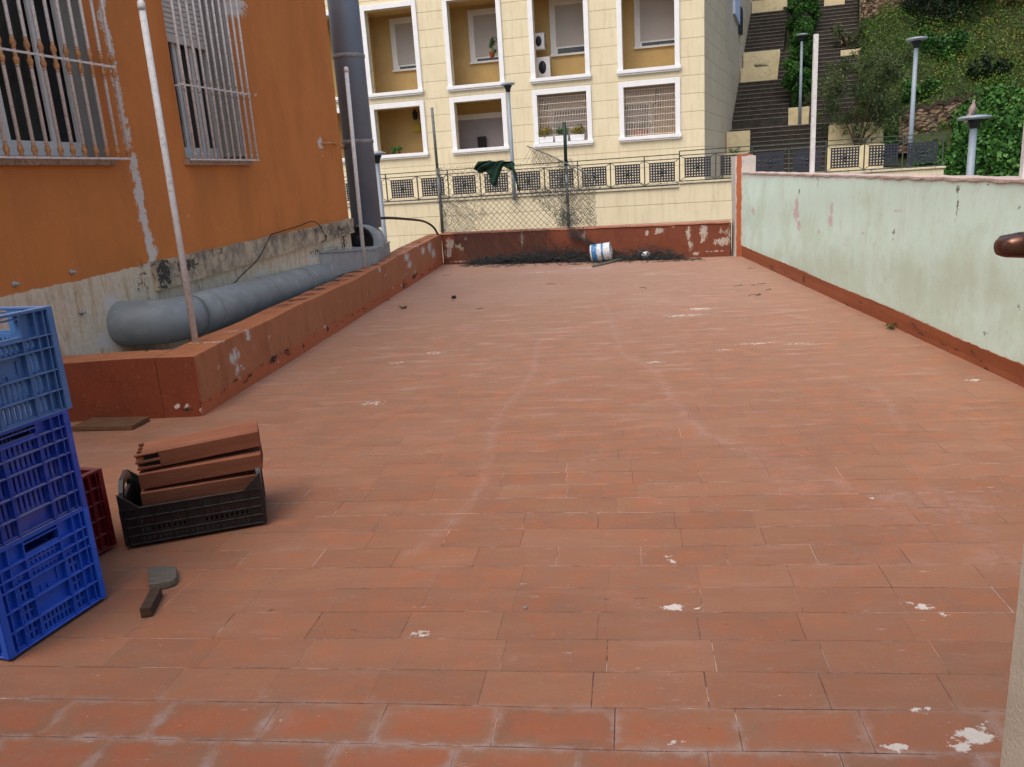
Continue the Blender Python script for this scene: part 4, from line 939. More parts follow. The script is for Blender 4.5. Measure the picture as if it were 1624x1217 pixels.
slab(BL+Vector((.06, .10, .155)), ba+R(1), 0, .56, .215, .075, "third clay slab from the top, half sunk in the black crate")
slab(BL+Vector((.05, .10, .065)), ba-R(1), 0, .56, .215, .075, "lowest clay slab at the bottom of the black crate")
# wood
def wood_mat(name, a, b):
    n = NT(name, .85); s_ = n.noise(n.obj, 5, 7, .7, .4, sv=(1.5, 14, 14)); c = n.mix(n.map(s_, .35, .65), a, b); n.bump(s_, .4, .004); return n.out(c)
M_wood = wood_mat("weathered_brown_wood", C(120, 88, 60), C(92, 64, 46)); M_wood2 = wood_mat("grey_weathered_wood", C(124, 116, 104), C(88, 82, 72))
mb = MB(); mb.hexa([(0, 0, 0), (.50, -.03, 0), (.51, .20, 0), (.03, .24, 0), (0, 0, .035), (.50, -.03, .035), (.51, .20, .035), (.03, .24, .035)])
mb.build("wood_plank", M_wood, label="short brown plank lying flat below the near end of the left parapet", cat="plank", bevel=.003, loc=(-3.83, 5.42, -.026))
mb = MB(); t = .03; ring = [(-1.978, 3.116), (-1.882, 2.95), (-1.82, 2.97), (-1.79, 2.998), (-1.795, 3.03), (-1.812, 3.06), (-1.84, 3.112), (-1.90, 3.128)]
ring = [(x+1.88, y-3.04) for x, y in ring]; n_ = len(ring)
mb.add([(x, y, 0) for x, y in ring]+[(x*.98, y*.98, t) for x, y in ring], [tuple(reversed(range(n_))), tuple(range(n_, 2*n_))]+[(i, (i+1) % n_, (i+1) % n_+n_, i+n_) for i in range(n_)])
mb.build("wood_offcut", M_wood2, label="flat grey wedge shaped wood offcut with a rounded end on the floor", cat="wood offcut", bevel=.003, loc=(-1.88, 3.04, -.012))
mb = MB(); mb.box((-.022, -.085, 0), (.022, .085, .042)); o = mb.build("wood_offcut", wood_mat("dark_wood_block", C(84, 66, 52), C(60, 46, 38)), label="small square dark wood block next to the wedge shaped offcut", cat="wood offcut", bevel=.003, loc=(-1.802, 2.82, -.012)); o.rotation_euler = (0, 0, R(14))

# ------------------------------------------------------------------ yellow building
YA = -R(8.8); Y0 = Vector((3.77, 24.21, 0))
YX = Vector((math.cos(YA), math.sin(YA), 0)); YY = Vector((-math.sin(YA), math.cos(YA), 0))
YB = empty("apartment_building", Y0, YA, "cream yellow apartment block with white framed loggia openings across the street", "building")
cols = [(-10.12, -8.34), (-7.52, -5.76), (-4.96, -3.21), (-2.41, -.67)]
holes = []
for a, b in cols: holes += [(a+.14, b-.14, 4.40, 6.76), (a+.14, b-.14, 2.56, 3.93)]
for a, b in ((-12.7, -10.94),): holes += [(a+.14, b-.14, 4.40, 6.76), (a+.14, b-.14, 2.56, 3.93)]
mb = MB(); wall_holes(mb, -15., 0, 1., 12, holes, 1.5, .22)
mb.build("front_wall", M_yellow, YB)
mb = MB(); sx = math.tan(R(17)-R(8.8)); mb.add([(0, 0, 1), (18*sx, 18, 1), (18*sx, 18, 12), (0, 0, 12)], [(0, 1, 2, 3)]); mb.add([(-15, 0, 12), (0, 0, 12), (18*sx, 18, 12), (-15, 18, 12)], [(0, 1, 2, 3)])
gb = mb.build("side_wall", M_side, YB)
DP = 1.3
for a, b, c, d in holes:
    a2, b2 = a-.35, b+.35
    mb = MB()
    mb.add([(a2, DP, c-.3), (b2, DP, c-.3), (b2, DP, d+.3), (a2, DP, d+.3)], [(0, 1, 2, 3)])
    mb.add([(a2, .22, c-.3), (a2, DP, c-.3), (a2, DP, d+.3), (a2, .22, d+.3)], [(0, 1, 2, 3)]); mb.add([(b2, .22, c-.3), (b2, DP, c-.3), (b2, DP, d+.3), (b2, .22, d+.3)], [(3, 2, 1, 0)])
    mb.add([(a2, .22, d+.06), (b2, .22, d+.06), (b2, DP, d+.06), (a2, DP, d+.06)], [(3, 2, 1, 0)]); mb.add([(a2, .22, c-.2), (b2, .22, c-.2), (b2, DP, c-.2), (a2, DP, c-.2)], [(0, 1, 2, 3)])
    mb.add([(a2, .221, c-.3), (a, .221, c-.3), (a, .221, d+.3), (a2, .221, d+.3)], [(0, 1, 2, 3)]); mb.add([(b, .221, c-.3), (b2, .221, c-.3), (b2, .221, d+.3), (b, .221, d+.3)], [(0, 1, 2, 3)])
    lg = mb.build("loggia", M_ochre, YB)
    fo_, fi = .15, .0
    mb = MB(); x0, x1 = a-.14, b+.14; top = d+.15
    mb.box((x0, -.055, c), (a, .06, top)); mb.box((b, -.055, c), (x1, .06, top)); mb.box((a, -.055, d), (b, .06, top))
    mb.build("window_surround", M_white, YB, bevel=.008)
    mb = MB(); mb.box((x0-.03, -.12, c-.10), (x1+.03, .08, c-.002)); mb.box((x0, -.085, c-.145), (x1, .03, c-.101)); mb.build("sill", M_white, YB, bevel=.008)
# inner windows with shutters, seen through the openings
def inner_window(x0, x1, z0, z1, zs, label=None, big=False):
    f_ = .17
    mb = MB(); y = DP
    mb.box((x0, y-.05, z0), (x0+f_, y-.002, z1)); mb.box((x1-f_, y-.05, z0), (x1, y-.002, z1)); mb.box((x0+f_, y-.05, z1-f_), (x1-f_, y-.002, z1)); mb.box((x0-.03, y-.09, z0-.06), (x1+.03, y-.002, z0-.001))
    w_ = mb.build("window", M_white, YB, bevel=.006)
    mb = MB(); mb.box((x0+f_, y-.022, zs), (x1-f_, y-.006, z1-f_)); mb.build("roller_shutter", M_shut, w_)
    mb = MB(); mb.box((x0+f_, y-.012, z0+.0), (x1-f_, y-.004, zs)); mb.build("pane", M_glass, w_)
    mb = MB(); mb.box((x0+f_, y-.03, zs-.02), (x1-f_, y-.008, zs+.02)); mb.box((x0+f_+.0, y-.03, z0), (x0+f_+.04, y-.008, zs-.02)); mb.build("frame", M_white, w_)
inner_window(-9.70, -8.05, 5.2, 6.72, 5.30); inner_window(-7.12, -5.5, 5.2, 6.70, 5.30); inner_window(-4.56, -2.95, 5.18, 6.72, 5.36); inner_window(-2.02, -.55, 5.16, 6.80, 5.28)
# lower loggia 2: wide grey shutter below a white box
mb = MB(); mb.box((-7.70, DP-.05, 3.50), (-5.4, DP-.003, 3.66)); w_ = mb.build("shutter_box", M_white, YB)
mb = MB(); mb.box((-7.68, DP-.03, 2.2), (-5.4, DP-.003, 3.498)); mb.build("shutter", mat_plain("grey_lilac_shutter", C(172, 166, 172), .6, .04, 3), w_)
# lower loggia 3 and 4 windows behind grilles
for x0, x1 in ((-4.72, -3.0), (-2.6, -1.5)):
    mb = MB(); mb.box((x0, DP-.04, 2.2), (x0+.14, DP-.002, 3.66)); mb.box((x1-.14, DP-.04, 2.2), (x1, DP-.002, 3.66)); mb.box((x0+.14, DP-.04, 3.52), (x1-.14, DP-.002, 3.66)); w_ = mb.build("window", M_white, YB)
    mb = MB(); mb.box((x0+.14, DP-.02, 3.36), (x1-.14, DP-.006, 3.52)); mb.build("pane", M_glass, w_)
    mb = MB(); mb.box((x0+.14, DP-.022, 2.2), (x1-.14, DP-.008, 3.36)); mb.build("blind", mat_plain("grey_blind", C(176, 172, 178), .6, .05, 3), w_)
for hi, mt in ((5, None), (7, None)):
    a, b, c, d = holes[hi]; mb = MB()
    for s in lines(a+.02, b-.02, .048): mb.box((s-.006, .10, c), (s+.006, .11, d))
    for z in lines(c+.04, d-.08, .19): mb.box((a, .096, z-.007), (b, .115, z+.007))
    mb.build("window_grille", mat_plain("pale_grille_paint", C(228, 212, 196), .6, .06, 8), YB)

def lantern(x, z, y=DP):
    e = empty("wall_lantern", Y0 + YX*x + YY*(y-.06) + Vector((0, 0, z)), YA, None, "wall lantern")
    mb = MB(); mb.lathe([(.02, -.16), (.07, -.12), (.09, .06), (.05, .1), (.015, .17)], (0, -.08, 0), 6, smooth=False); mb.build("glass_case", M_black, e)
    mb = MB(); mb.box((-.03, -.0, -.1), (.03, .055, .1)); mb.box((-.01, -.07, .09), (.01, .03, .11)); mb.build("bracket", M_black, e); return e
lantern(-9.08, 3.78)['label'] = "black wall lantern in the leftmost lower loggia above the yellow box"
lantern(-4.80, 3.72)['label'] = "black wall lantern behind the grille above the white planters"
mb = MB(); mb.box((-.10, -.1, -.12), (.10, 0, .12)); yb = mb.build("letter_box", mat_plain("yellow_box_paint", C(190, 170, 30), .5, .05, 5), label="small yellow box on the wall of the leftmost lower loggia", cat="box", bevel=.01); yb.location = Y0+YX*-9.05+YY*1.28+Vector((0, 0, 3.38)); yb.rotation_euler = (0, 0, YA)
# hanging ornament in the right grille window
e = empty("hanging_lamp", Y0+YX*-1.36+YY*.7+Vector((0, 0, 3.5)), YA, "dark three armed hanging ornament behind the right hand grille", "hanging lamp")
mb = MB(); mb.tube([(0, 0, .4), (0, 0, .26), (0, 0, .0)], [.012, .05, .03], 8)
for an in (-50, 0, 50): mb.tube([(0, 0, .02), (.11*math.sin(R(an)), -.02, -.05), (.2*math.sin(R(an)), -.02, -.15)], [.02, .018, .006], 6)
mb.build("body", M_black, e)
# dark box in lower loggia 2
mb = MB(); mb.box((-.13, -.12, -.17), (.13, 0, .17)); mb.box((-.02, -.13, -.06), (.03, -.12, .02)); o = mb.build("speaker_box", M_black, label="small black box in front of the grey shutter in the second lower loggia", cat="box", bevel=.01); o.location = Y0+YX*-6.90+YY*1.2+Vector((0, 0, 2.78)); o.rotation_euler = (0, 0, YA)
# air conditioners
for k, (x, z, w_, h_, lb) in enumerate(((-4.80, 5.52, .3, .46, "upper small air conditioner unit in the third upper loggia"), (-4.72, 4.78, .42, .58, "lower larger air conditioner unit in the third upper loggia"))):
    e = empty("air_conditioner", Y0+YX*x+YY*.72+Vector((0, 0, z)), YA, lb, "air conditioner")
    mb = MB(); mb.box((-w_/2, -.02, -h_/2), (w_/2, .24, h_/2)); mb.build("casing", M_white, e, bevel=.015)
    mb = MB(); mb.lathe([(.16*h_/.5, 0), (.155*h_/.5, .012)], M=Matrix.Translation((-.02, -.021, .0)) @ Matrix.Rotation(R(90), 4, 'X')@Matrix.Scale(.62, 4, (1, 0, 0)), n=20)
    for q in range(7): mb.box((w_/2+.001, .02, -h_/2+.06+q*h_*.12), (w_/2+.012, .22, -h_/2+.08+q*h_*.12))
    mb.build("fan_grille", M_panel, e)

# side wall details: bracketed window with bluish sheet and stains
a17 = R(17); SX = Vector((math.sin(a17), math.cos(a17), 0)); SNn = Vector((math.cos(a17), -math.sin(a17), 0))
def sp(s, z, o=0): return Y0+SX*s+SNn*o+Vector((0, 0, z))
e = empty("side_window", sp(7.6, 6.8), 0, "pale framed side window with a bluish sheet on the shaded side wall", "window")
L0 = Vector(e.location)
mb = MB(); mb.hexa([sp(6.9, 6.7, .0)-L0, sp(8.5, 6.55, .0)-L0, sp(8.5, 6.55, .08)-L0, sp(6.9, 6.7, .08)-L0, sp(6.9, 8.6, .0)-L0, sp(8.5, 8.6, .0)-L0, sp(8.5, 8.6, .08)-L0, sp(6.9, 8.6, .08)-L0]); mb.build("sheet", mat_plain("bluish_sheet", C(196, 210, 236), .8, .06, 4), e)
mb = MB(); mb.hexa([sp(8.6, 6.3, .0)-L0, sp(9.3, 6.3, .0)-L0, sp(9.3, 6.3, .1)-L0, sp(8.6, 6.3, .1)-L0, sp(8.6, 7.2, .0)-L0, sp(9.3, 7.2, .0)-L0, sp(9.3, 7.2, .1)-L0, sp(8.6, 7.2, .1)-L0]); mb.build("dark_box", M_neck, e)
mb = MB(); us = lines(5.0, 6.6, .06); vs_ = lines(5.2, 9.5, .06); gridrect(mb, lambda u, v: sp(u, v, .006), us, vs_)
M_stain = mat_painted("grey_patched_render", C(206, 192, 166), C(200, 186, 160), C(190, 190, 192), dark=C(130, 120, 100), nsc=3)
o = mb.build("patched_render", M_stain, None); o.parent = YB; o.matrix_parent_inverse = Matrix.LocRotScale(Y0, Matrix.Rotation(YA, 3, 'Z'), None).inverted()
paint(o, peel=[(tuple(sp(5.75, 7.5, 0)), (.35, .35, 1.6), .8), (tuple(sp(5.6, 6.2, 0)), (.3, .3, .3), .6)])

# ------------------------------------------------------------------ retaining wall, street, railing
PR = Y0 - YY*2.6
rwl = empty("retaining_wall", PR, YA, "cream yellow retaining wall below the street railing", "retaining wall")
mb = MB(); mb.box((-13, .05, -1.8), (-.66, .3, 1.10)); mb.box((-.66, .045, -1.8), (5.66, .3, 1.19)); mb.build("wall", M_yellow, rwl)
mb = MB(); mb.box((-13, .0, 1.101), (-.66, .34, 1.15)); mb.box((-.655, .0, 1.191), (5.70, .34, 1.235)); mb.build("coping", mat_plain("cream_coping", C(212, 200, 172), .9, .08, 4, dirt=C(150, 140, 110)), rwl, bevel=.008)
mb = MB(); o0 = PR+YY*.34; mb.add([tuple(o0+YX*-16+Vector((0, 0, 1.14))), tuple(o0+YX*5.6+Vector((0, 0, 1.19))), tuple(o0+YX*5.6+YY*8+Vector((0, 0, 1.19))), tuple(o0+YX*-16+YY*8+Vector((0, 0, 1.14)))], [(0, 1, 2, 3)]); mb.build("street", M_road, kind="structure")
rl = empty("railing", PR+YY*.17, YA, "dark street railing with pierced square panels in front of the yellow building", "railing")
posts = [-(8.86+.93*k) for k in (4, 3, 2, 1)] + [-8.86, -7.92, -7.01, -6.07, -5.16, -4.25, -3.33, -2.45, -1.55, -.64]
posts2 = [-.64, .28, 1.18, 2.08, 2.96, 3.86, 4.74, 5.64]
def rail_section(ps, zo, first_tall):
    x0, x1 = ps[0], ps[-1]
    for z in (1.94, 1.83, 1.18): mb = MB(); mb.box((x0, -.012, z-.012+zo), (x1, .012, z+.012+zo)); mb.build("rail", M_rail, rl)
    for i, x in enumerate(ps):
        tall = (i % 2 == first_tall) or i == len(ps)-1
        mb = MB(); mb.box((x-.014, -.016, 1.1+zo), (x+.014, .016, (1.94 if tall else 1.84)+zo)); mb.build("post", M_rail, rl)
    for a, b in zip(ps, ps[1:]):
        c = (a+b)/2; h = .315
        xa, xb, za, zb = c-h, c+h, 1.275+zo, 1.745+zo
        mb = MB()
        nx, nz = 9, 7
        for i in range(nx+1): x = xa+(xb-xa)*i/nx; mb.box((x-.019, -.006, za), (x+.019, .006, zb))
        for j in range(nz+1): z = za+(zb-za)*j/nz; mb.box((xa, -.009, z-.018), (xb, .009, z+.018))
        mb.lathe([(.04, -.004), (.045, .004)], M=Matrix.Translation((c, -.011, (za+zb)/2)) @ Matrix.Rotation(R(90), 4, 'X'), n=8)
        for sx_, sz in ((.1, 0), (-.1, 0), (0, .09), (0, -.09)): mb.lathe([(.03, -.004), (.032, .004)], M=Matrix.Translation((c+sx_, -.011, (za+zb)/2+sz)) @ Matrix.Rotation(R(90), 4, 'X'), n=6)
        mb.build("panel", M_panel, rl)
        for (xp, zp, xq, zq) in ((xa, zb, a, 1.83+zo), (xb, zb, b, 1.83+zo), (xa, za, a, 1.18+zo), (xb, za, b, 1.18+zo)): mb = MB(); mb.tube([(xp, 0, zp), (xq, 0, zq)], .009, 6); mb.build("brace", M_rail, rl)
rail_section(posts, 0, 0); rail_section([p+.0 for p in posts2], .075, 0)

# ------------------------------------------------------------------ street lamps and bird
def lamp(loc, h, r, hr, label, tilt=0, rz=0):
    e = empty("street_lamp", loc, rz, label, "street lamp", "grey street lamps with flat disc heads")
    mb = MB(); mb.tube([(0, 0, 0), (0, 0, h*.3), (0, 0, h-.22)], [r*1.1, r, r*.9], 14); mb.build("pole", M_lamp, e)
    mb = MB(); mb.lathe([(r*.95, h-.22), (r*1.2, h-.2), (r*1.5, h-.12), (r*2.2, h-.06)], n=14); mb.build("neck", M_neck, e)
    mb = MB(); mb.lathe([(hr*.35, -.05), (hr*.9, -.035), (hr, -.01), (hr*.97, .015), (hr*.6, .035), (hr*.2, .045)], n=24); o = mb.build("lamp_head", M_lamphead, e); o.location = (0, 0, h-.01); o.rotation_euler = (0, tilt, 0)
    return e
q = PR+YX*4.99+YY*.55
lA = lamp((q.x, q.y, 1.16), 3.10, .055, .25, "grey street lamp behind the right end of the railing, against the green slope")
lB = lamp((7.833, 17., -1.8), 4.0, .075, .30, "grey street lamp beyond the mint wall with a dove on its head")
q = PR+YX*-5.07-YY*.06; lC = lamp((q.x, q.y, 1.02), 3.02, .052, .19, "thin grey street lamp in front of the railing beside the green netting", R(-2))
lD = lamp((-4.32, 18., -1.8), 4.13, .055, .21, "grey street lamp behind the extractor fan and black cable")
q = Y0+YX*2.32+SX*6.7; lE = lamp((q.x, q.y, 2.82), 2.95, .05, .2, "grey street lamp on the stairway landing in front of the conical tree")
q = Y0+YX*2.15+SX*12.0; lF = lamp((q.x, q.y, 6.75), 3.2, .05, .2, "grey street lamp high on the stairway, its top out of the photo")
# dove (body one mesh)
bv = MB()
body = [(-.13, .012, .012), (-.1, .02, .022), (-.05, .035, .05), (0, .055, .065), (.04, .07, .058), (.07, .095, .04), (.085, .13, .03), (.10, .15, .027), (.125, .15, .017), (.14, .146, .005)]
vs = []; n = 10
for x, z, r in body:
    for j in range(n): th = 2*math.pi*j/n; vs.append((x, r*.85*math.cos(th), z+r*math.sin(th)))
fs = [(i*n+j, i*n+(j+1) % n, (i+1)*n+(j+1) % n, (i+1)*n+j) for i in range(len(body)-1) for j in range(n)]
bv.add(vs, fs+[tuple(reversed(range(n))), tuple((len(body)-1)*n+j for j in range(n))], smooth=True)
bv.add([(-.25, -.03, -.02), (-.25, .03, -.02), (-.1, .03, .03), (-.1, -.03, .03), (-.25, -.03, -.012), (-.25, .03, -.012), (-.1, .03, .04), (-.1, -.03, .04)], [(0,3,2,1),(4,5,6,7),(0,1,5,4),(1,2,6,5),(2,3,7,6),(3,0,4,7)])
for sy in (-.02, .02): bv.tube([(0.01, sy, -.0), (.015, sy, -.05)], .006, 5); bv.tube([(.015, sy, -.05), (.045, sy, -.052)], .005, 5)
bd_ = bv.build("dove", mat_plain("grey_brown_feathers", C(150, 134, 124), .8, .15, 30), label="grey brown dove perched on the lamp head beyond the mint wall", cat="bird")
bd_.location = (7.80, 17.0, 2.285); bd_.rotation_euler = (0, R(-35), R(35)); bd_.scale = (1.15, 1.15, 1.15)
wg = MB(); 
for sy in (-1, 1): wg.hexa([(-.18, sy*.04, .0), (.05, sy*.062, .03), (.05, sy*.055, .03), (-.18, sy*.035, 0), (-.15, sy*.04, .03), (.04, sy*.055, .09), (.04, sy*.05, .09), (-.15, sy*.035, .03)])
wg.build("wings", mat_plain("darker_wing_feathers", C(128, 112, 104), .8, .15, 30), bd_)

# ------------------------------------------------------------------ stairway
def ST(t, s, z): return Y0 + YX*t + SX*s + Vector((0, 0, z))
K = .7
def zs_(s): return 1.2+K*(s-4.2)
M_step = mat_plain("dark_mossy_stone_steps", C(66, 61, 56), .9, .25, 5, bump=.5, dirt=C(60, 62, 44))
M_nose = mat_plain("worn_step_edges", C(128, 118, 106), .9, .2, 8)
sw = empty("stairway", ST(0, 4.2, 1.2), 0, "dark stone stairway climbing the hill beside the yellow building", "stairs"); SW0 = Vector(sw.location)
def flight(t0, t1, s0, s1, zoff=0, name="flight"):
    n = max(1, round((s1-s0)/.235)); d = (s1-s0)/n; mb = MB(); nb = MB()
    for i in range(n):
        sa, sb = s0+i*d, s0+(i+1)*d; z = zs_(sb)+zoff; zb = zs_(s0)-1.0
        P = [ST(t0, sa, zb), ST(t1, sa, zb), ST(t1, sb+.01, zb), ST(t0, sb+.01, zb), ST(t0, sa, z), ST(t1, sa, z), ST(t1, sb+.01, z), ST(t0, sb+.01, z)]
        mb.hexa([p-SW0 for p in P])
        P = [ST(t0, sa-.02, z-.02), ST(t1, sa-.02, z-.02), ST(t1, sa+.02, z-.02), ST(t0, sa+.02, z-.02), ST(t0, sa-.02, z+.004), ST(t1, sa-.02, z+.004), ST(t1, sa+.02, z+.004), ST(t0, sa+.02, z+.004)]
        nb.hexa([p-SW0 for p in P])
    f = mb.build(name, M_step, sw); nb.build("nosings", M_nose, f)
flight(.78, 3.3, 4.2, 6.45); flight(0, .78, 5.0, 6.45)
flight(0.02, 1.92, 6.7, 9.0); flight(1.40, 1.92, 9.0, 10.6); flight(2.64, 4.2, 6.7, 15.5); flight(0.02, 1.5, 10.6, 13.4); flight(1.3, 1.9, 13.4, 15.5); flight(1.92, 2.64, 9.0, 15.5, -.1); flight(-.6, 1.3, 14.4, 15.5)
mb = MB(); P = [ST(0, 6.45, 1.5), ST(3.3, 6.45, 1.5), ST(4.2, 6.72, 1.5), ST(0, 6.72, 1.5), ST(0, 6.45, 2.80), ST(3.3, 6.45, 2.80), ST(4.2, 6.72, 2.80), ST(0, 6.72, 2.80)]; mb.hexa([p-SW0 for p in P]); mb.build("landing", M_conc, sw)
def planter(t0, t1, s0, s1, z0, z1, zback, label, sb=None):
    """box planter: low front wall, higher wall at the back"""
    e = empty("planter", ST(t0, s0, z0), 0, label, "planter"); E0 = Vector(e.location)
    sb = sb or s1
    def bx(a, b, c, d, zz0, zz1, nm, mt):
        mb = MB(); mb.hexa([p-E0 for p in (ST(a, c, zz0), ST(b, c, zz0), ST(b, d, zz0), ST(a, d, zz0), ST(a, c, zz1), ST(b, c, zz1), ST(b, d, zz1), ST(a, d, zz1))]); return mb.build(nm, mt, e, bevel=.01)
    bx(t0, t1, s0, s0+.12, z0-.5, z1, "front_wall", M_plant); bx(t0, t0+.1, s0+.12, s1, z0-.5, z1, "side_wall", M_plant); bx(t1-.1, t1, s0+.12, s1, z0-.5, z1, "side_wall", M_plant)
    bx(t0+.1, t1-.1, s0+.12, s1, z0-.5, z1-.06, "soil", M_soil)
    if zback: bx(t0, t1, sb, sb+.14, z0-.3, zback, "back_wall", M_plant)
    return e
M_plant = mat_plain("cream_planter_render", C(220, 204, 162), .85, .06, 3, dirt=C(170, 150, 104), dirt_amt=.5)
M_soil = mat_plain("dark_planter_soil", C(84, 70, 52), 1, .3, 12, bump=.5)
planter(0.03, .80, 4.0, 4.9, 1.2, 1.95, 2.67, "cream planter at the foot of the stairway against the yellow building")
planter(3.30, 5.0, 4.0, 4.9, 1.2, 1.93, 2.65, "wide cream planter at the foot of the stairway holding the wispy tree")
planter(1.93, 2.63, 6.75, 9.0, 2.85, 3.40, None, "narrow cream planter in the middle of the stairway under the conical tree")
planter(0.03, 1.40, 9.2, 10.2, 4.55, 5.10, 5.78, "double cream planter halfway up the stairway against the building side")
planter(0.03, 1.45, 13.45, 14.4, 7.60, 8.15, 8.9, "cream planter highest on the left of the stairway")
planter(3.6, 4.36, 9.9, 10.6, 5.0, 5.5, 6.0, "cream planter half hidden by shrubs on the right of the stairway")
planter(2.9, 3.7, 13.2, 13.9, 7.6, 7.9, 8.4, "small cream planter at the top of the right hand flight")
mb = MB(); P = [ST(1.32, 9.2, 4.6), ST(1.42, 9.2, 4.6), ST(1.42, 10.34, 4.6), ST(1.32, 10.34, 4.6), ST(1.32, 9.95, 5.95), ST(1.42, 9.95, 5.95), ST(1.42, 10.34, 5.95), ST(1.32, 10.34, 5.95)]

# ------------------------------------------------------------------ hillside
def hz_(t, s):
    z = zs_(s) + .25 + .25*math.sin(t*1.3+s*.7) + .15*math.sin(t*2.9-s*1.9) + .12*(t-4)
    if t > 5.4:
        edge = min(1, (t-5.4)/.4); front = -1.8 + (z+1.8)*min(1, max(0, (s+.3)/3.8))
        z = z*(1-edge)+edge*min(z, front) if s < 3.5 else z
    return z
mb = MB(); ts = lines(4.25, 30, .5); ss = [x for x in lines(-.4, 40, .4)]
gridrect(mb, lambda u, v: tuple(ST(u, v, hz_(u, v))), lines(5.8, 34, .4), ss); gridrect(mb, lambda u, v: tuple(ST(u, v, hz_(u, v))), lines(4.22, 5.8, .3), [x for x in lines(4.9, 40, .4)])
gridrect(mb, lambda u, v: tuple(ST(u, v, zs_(v)+.1)), lines(-6, 4.22, .6), lines(15.5, 40, .5)); gridrect(mb, lambda u, v: tuple(ST(u, v, zs_(v)-.32)), lines(-1., 6., .5), lines(4.3, 16, .5))
M_hill = mat_plain("hillside_soil_and_moss", C(58, 66, 34), .95, .3, 2.5, bump=.6, dirt=C(90, 80, 50))
mb.build("hillside", M_hill, kind="structure")

# ------------------------------------------------------------------ foliage
def leaf_mat(name, cols_, rough=.6):
    n = NT(name, rough, .25); a = n.attr('rnd')
    rp = n.t.nodes.new("ShaderNodeValToRGB"); n.t.links.new(a, rp.inputs[0])
    cr = rp.color_ramp; cr.elements[0].color = cols_[0]; cr.elements[1].color = cols_[-1]
    for i, c in enumerate(cols_[1:-1]): e = cr.elements.new((i+1)/(len(cols_)-1)); e.color = c
    n.b.inputs["Subsurface Weight"].default_value = 0
    return n.out(rp.outputs[0])
def leaves(name, pts, size, mat, parent=None, clump=None, aspect=.5, droop=0., **kw):
    """one small bent leaf (two triangles) at every point"""
    pts = np.asarray(pts, dtype=float); N = len(pts)
    d = rng.normal(size=(N, 3)); d[:, 2] -= droop; d /= np.linalg.norm(d, axis=1)[:, None]
    e = rng.normal(size=(N, 3)); e -= d*(e*d).sum(1)[:, None]; e /= np.linalg.norm(e, axis=1)[:, None]
    nn = np.cross(d, e)
    sz = size*rng.uniform(.6, 1.35, N)[:, None]
    a = pts - d*sz*.5; b = pts+e*sz*aspect*.5+nn*sz*.08; c = pts+d*sz*.5; f = pts-e*sz*aspect*.5+nn*sz*.08
    V = np.stack([a, b, c, f], 1).reshape(-1, 3)
    me = bpy.data.meshes.new(name); me.vertices.add(4*N); me.vertices.foreach_set('co', V.ravel())
    me.loops.add(4*N); me.loops.foreach_set('vertex_index', np.arange(4*N)); me.polygons.add(N)
    me.polygons.foreach_set('loop_start', np.arange(N)*4); me.polygons.foreach_set('loop_total', np.full(N, 4))
    me.update(calc_edges=True); me.validate()
    r = rng.uniform(0, 1, N)
    if clump is not None: r = np.clip(.55*clump + .45*r, 0, 1)
    me.attributes.new('rnd', 'FLOAT', 'POINT').data.foreach_set('value', np.repeat(r, 4).astype(np.float32))
    me.materials.append(mat); o = bpy.data.objects.new(name, me); COL.objects.link(o)
    if parent: o.parent = parent
    tag(o, **kw); return o
def blobs(centres, n_each, rad, hollow=.55):
    P = []; Cc = []
    for (c, r) in centres:
        n = int(n_each*(r/rad)**2); d = rng.normal(size=(n, 3)); d /= np.linalg.norm(d, axis=1)[:, None]
        q = rng.uniform(hollow, 1, n)**.7; P.append(np.array(c)+d*(q*r)[:, None]); Cc.append(np.full(n, rng.uniform()))
    return np.concatenate(P), np.concatenate(Cc)
G_cyp = leaf_mat("conical_tree_foliage", [C(24, 50, 18), C(44, 84, 30), C(66, 112, 44), C(96, 140, 64)])
G_olive = leaf_mat("grey_green_feathery_leaves", [C(36, 50, 28), C(60, 76, 42), C(84, 98, 56), C(112, 122, 78)])
G_dark = leaf_mat("deep_green_leaves", [C(16, 28, 14), C(28, 46, 20), C(44, 66, 28)])
G_ivy = leaf_mat("broad_green_leaves", [C(22, 48, 18), C(40, 80, 30), C(66, 112, 44), C(102, 140, 66)])
G_mix = leaf_mat("mixed_slope_leaves", [C(30, 52, 18), C(52, 86, 28), C(80, 112, 36), C(122, 136, 54)])
G_yel = leaf_mat("yellowing_vine_leaves", [C(66, 72, 30), C(104, 104, 44), C(134, 122, 54), C(166, 146, 62), C(130, 100, 62)])
M_bark = mat_plain("grey_brown_bark", C(74, 62, 50), .95, .25, 20, bump=.5)

def cypress(base, h, r, label, nl=20000):
    e = empty("conical_tree", base, 0, label, "tree", "conical trees on the stairway")
    mb = MB(); mb.tube([(0, 0, -.2), (.02, 0, h*.5), (0, 0, h*.95)], [.07, .05, .01], 8); mb.build("trunk", M_bark, e)
    cs = []
    for k in range(90):
        t = random.random()**.9; z = .12*h+t*h*.85; rr_ = r*(math.sin(min(1, (1-t)*1.25)*math.pi/2))**.8*(.45+.55*min(1, t*5)); a = random.uniform(0, 6.28); q = rr_*random.uniform(.45, .9)
        cs.append(((q*math.cos(a), q*math.sin(a), z), .17*random.uniform(.7, 1.3)))
    P, cc = blobs(cs, nl/90, .17, .3)
    P[:, 2] += rng.normal(0, .03, len(P)); leaves("crown", P, .095, G_cyp, e, cc, .5)
cypress(ST(2.3, 7.3, 3.35), 3.0, .60, "dark green conical tree in the middle planter of the stairway")
cypress(ST(2.15, 11.2, 6.0), 3.2, .66, "second conical tree higher on the stairway, cut by the top of the photo")

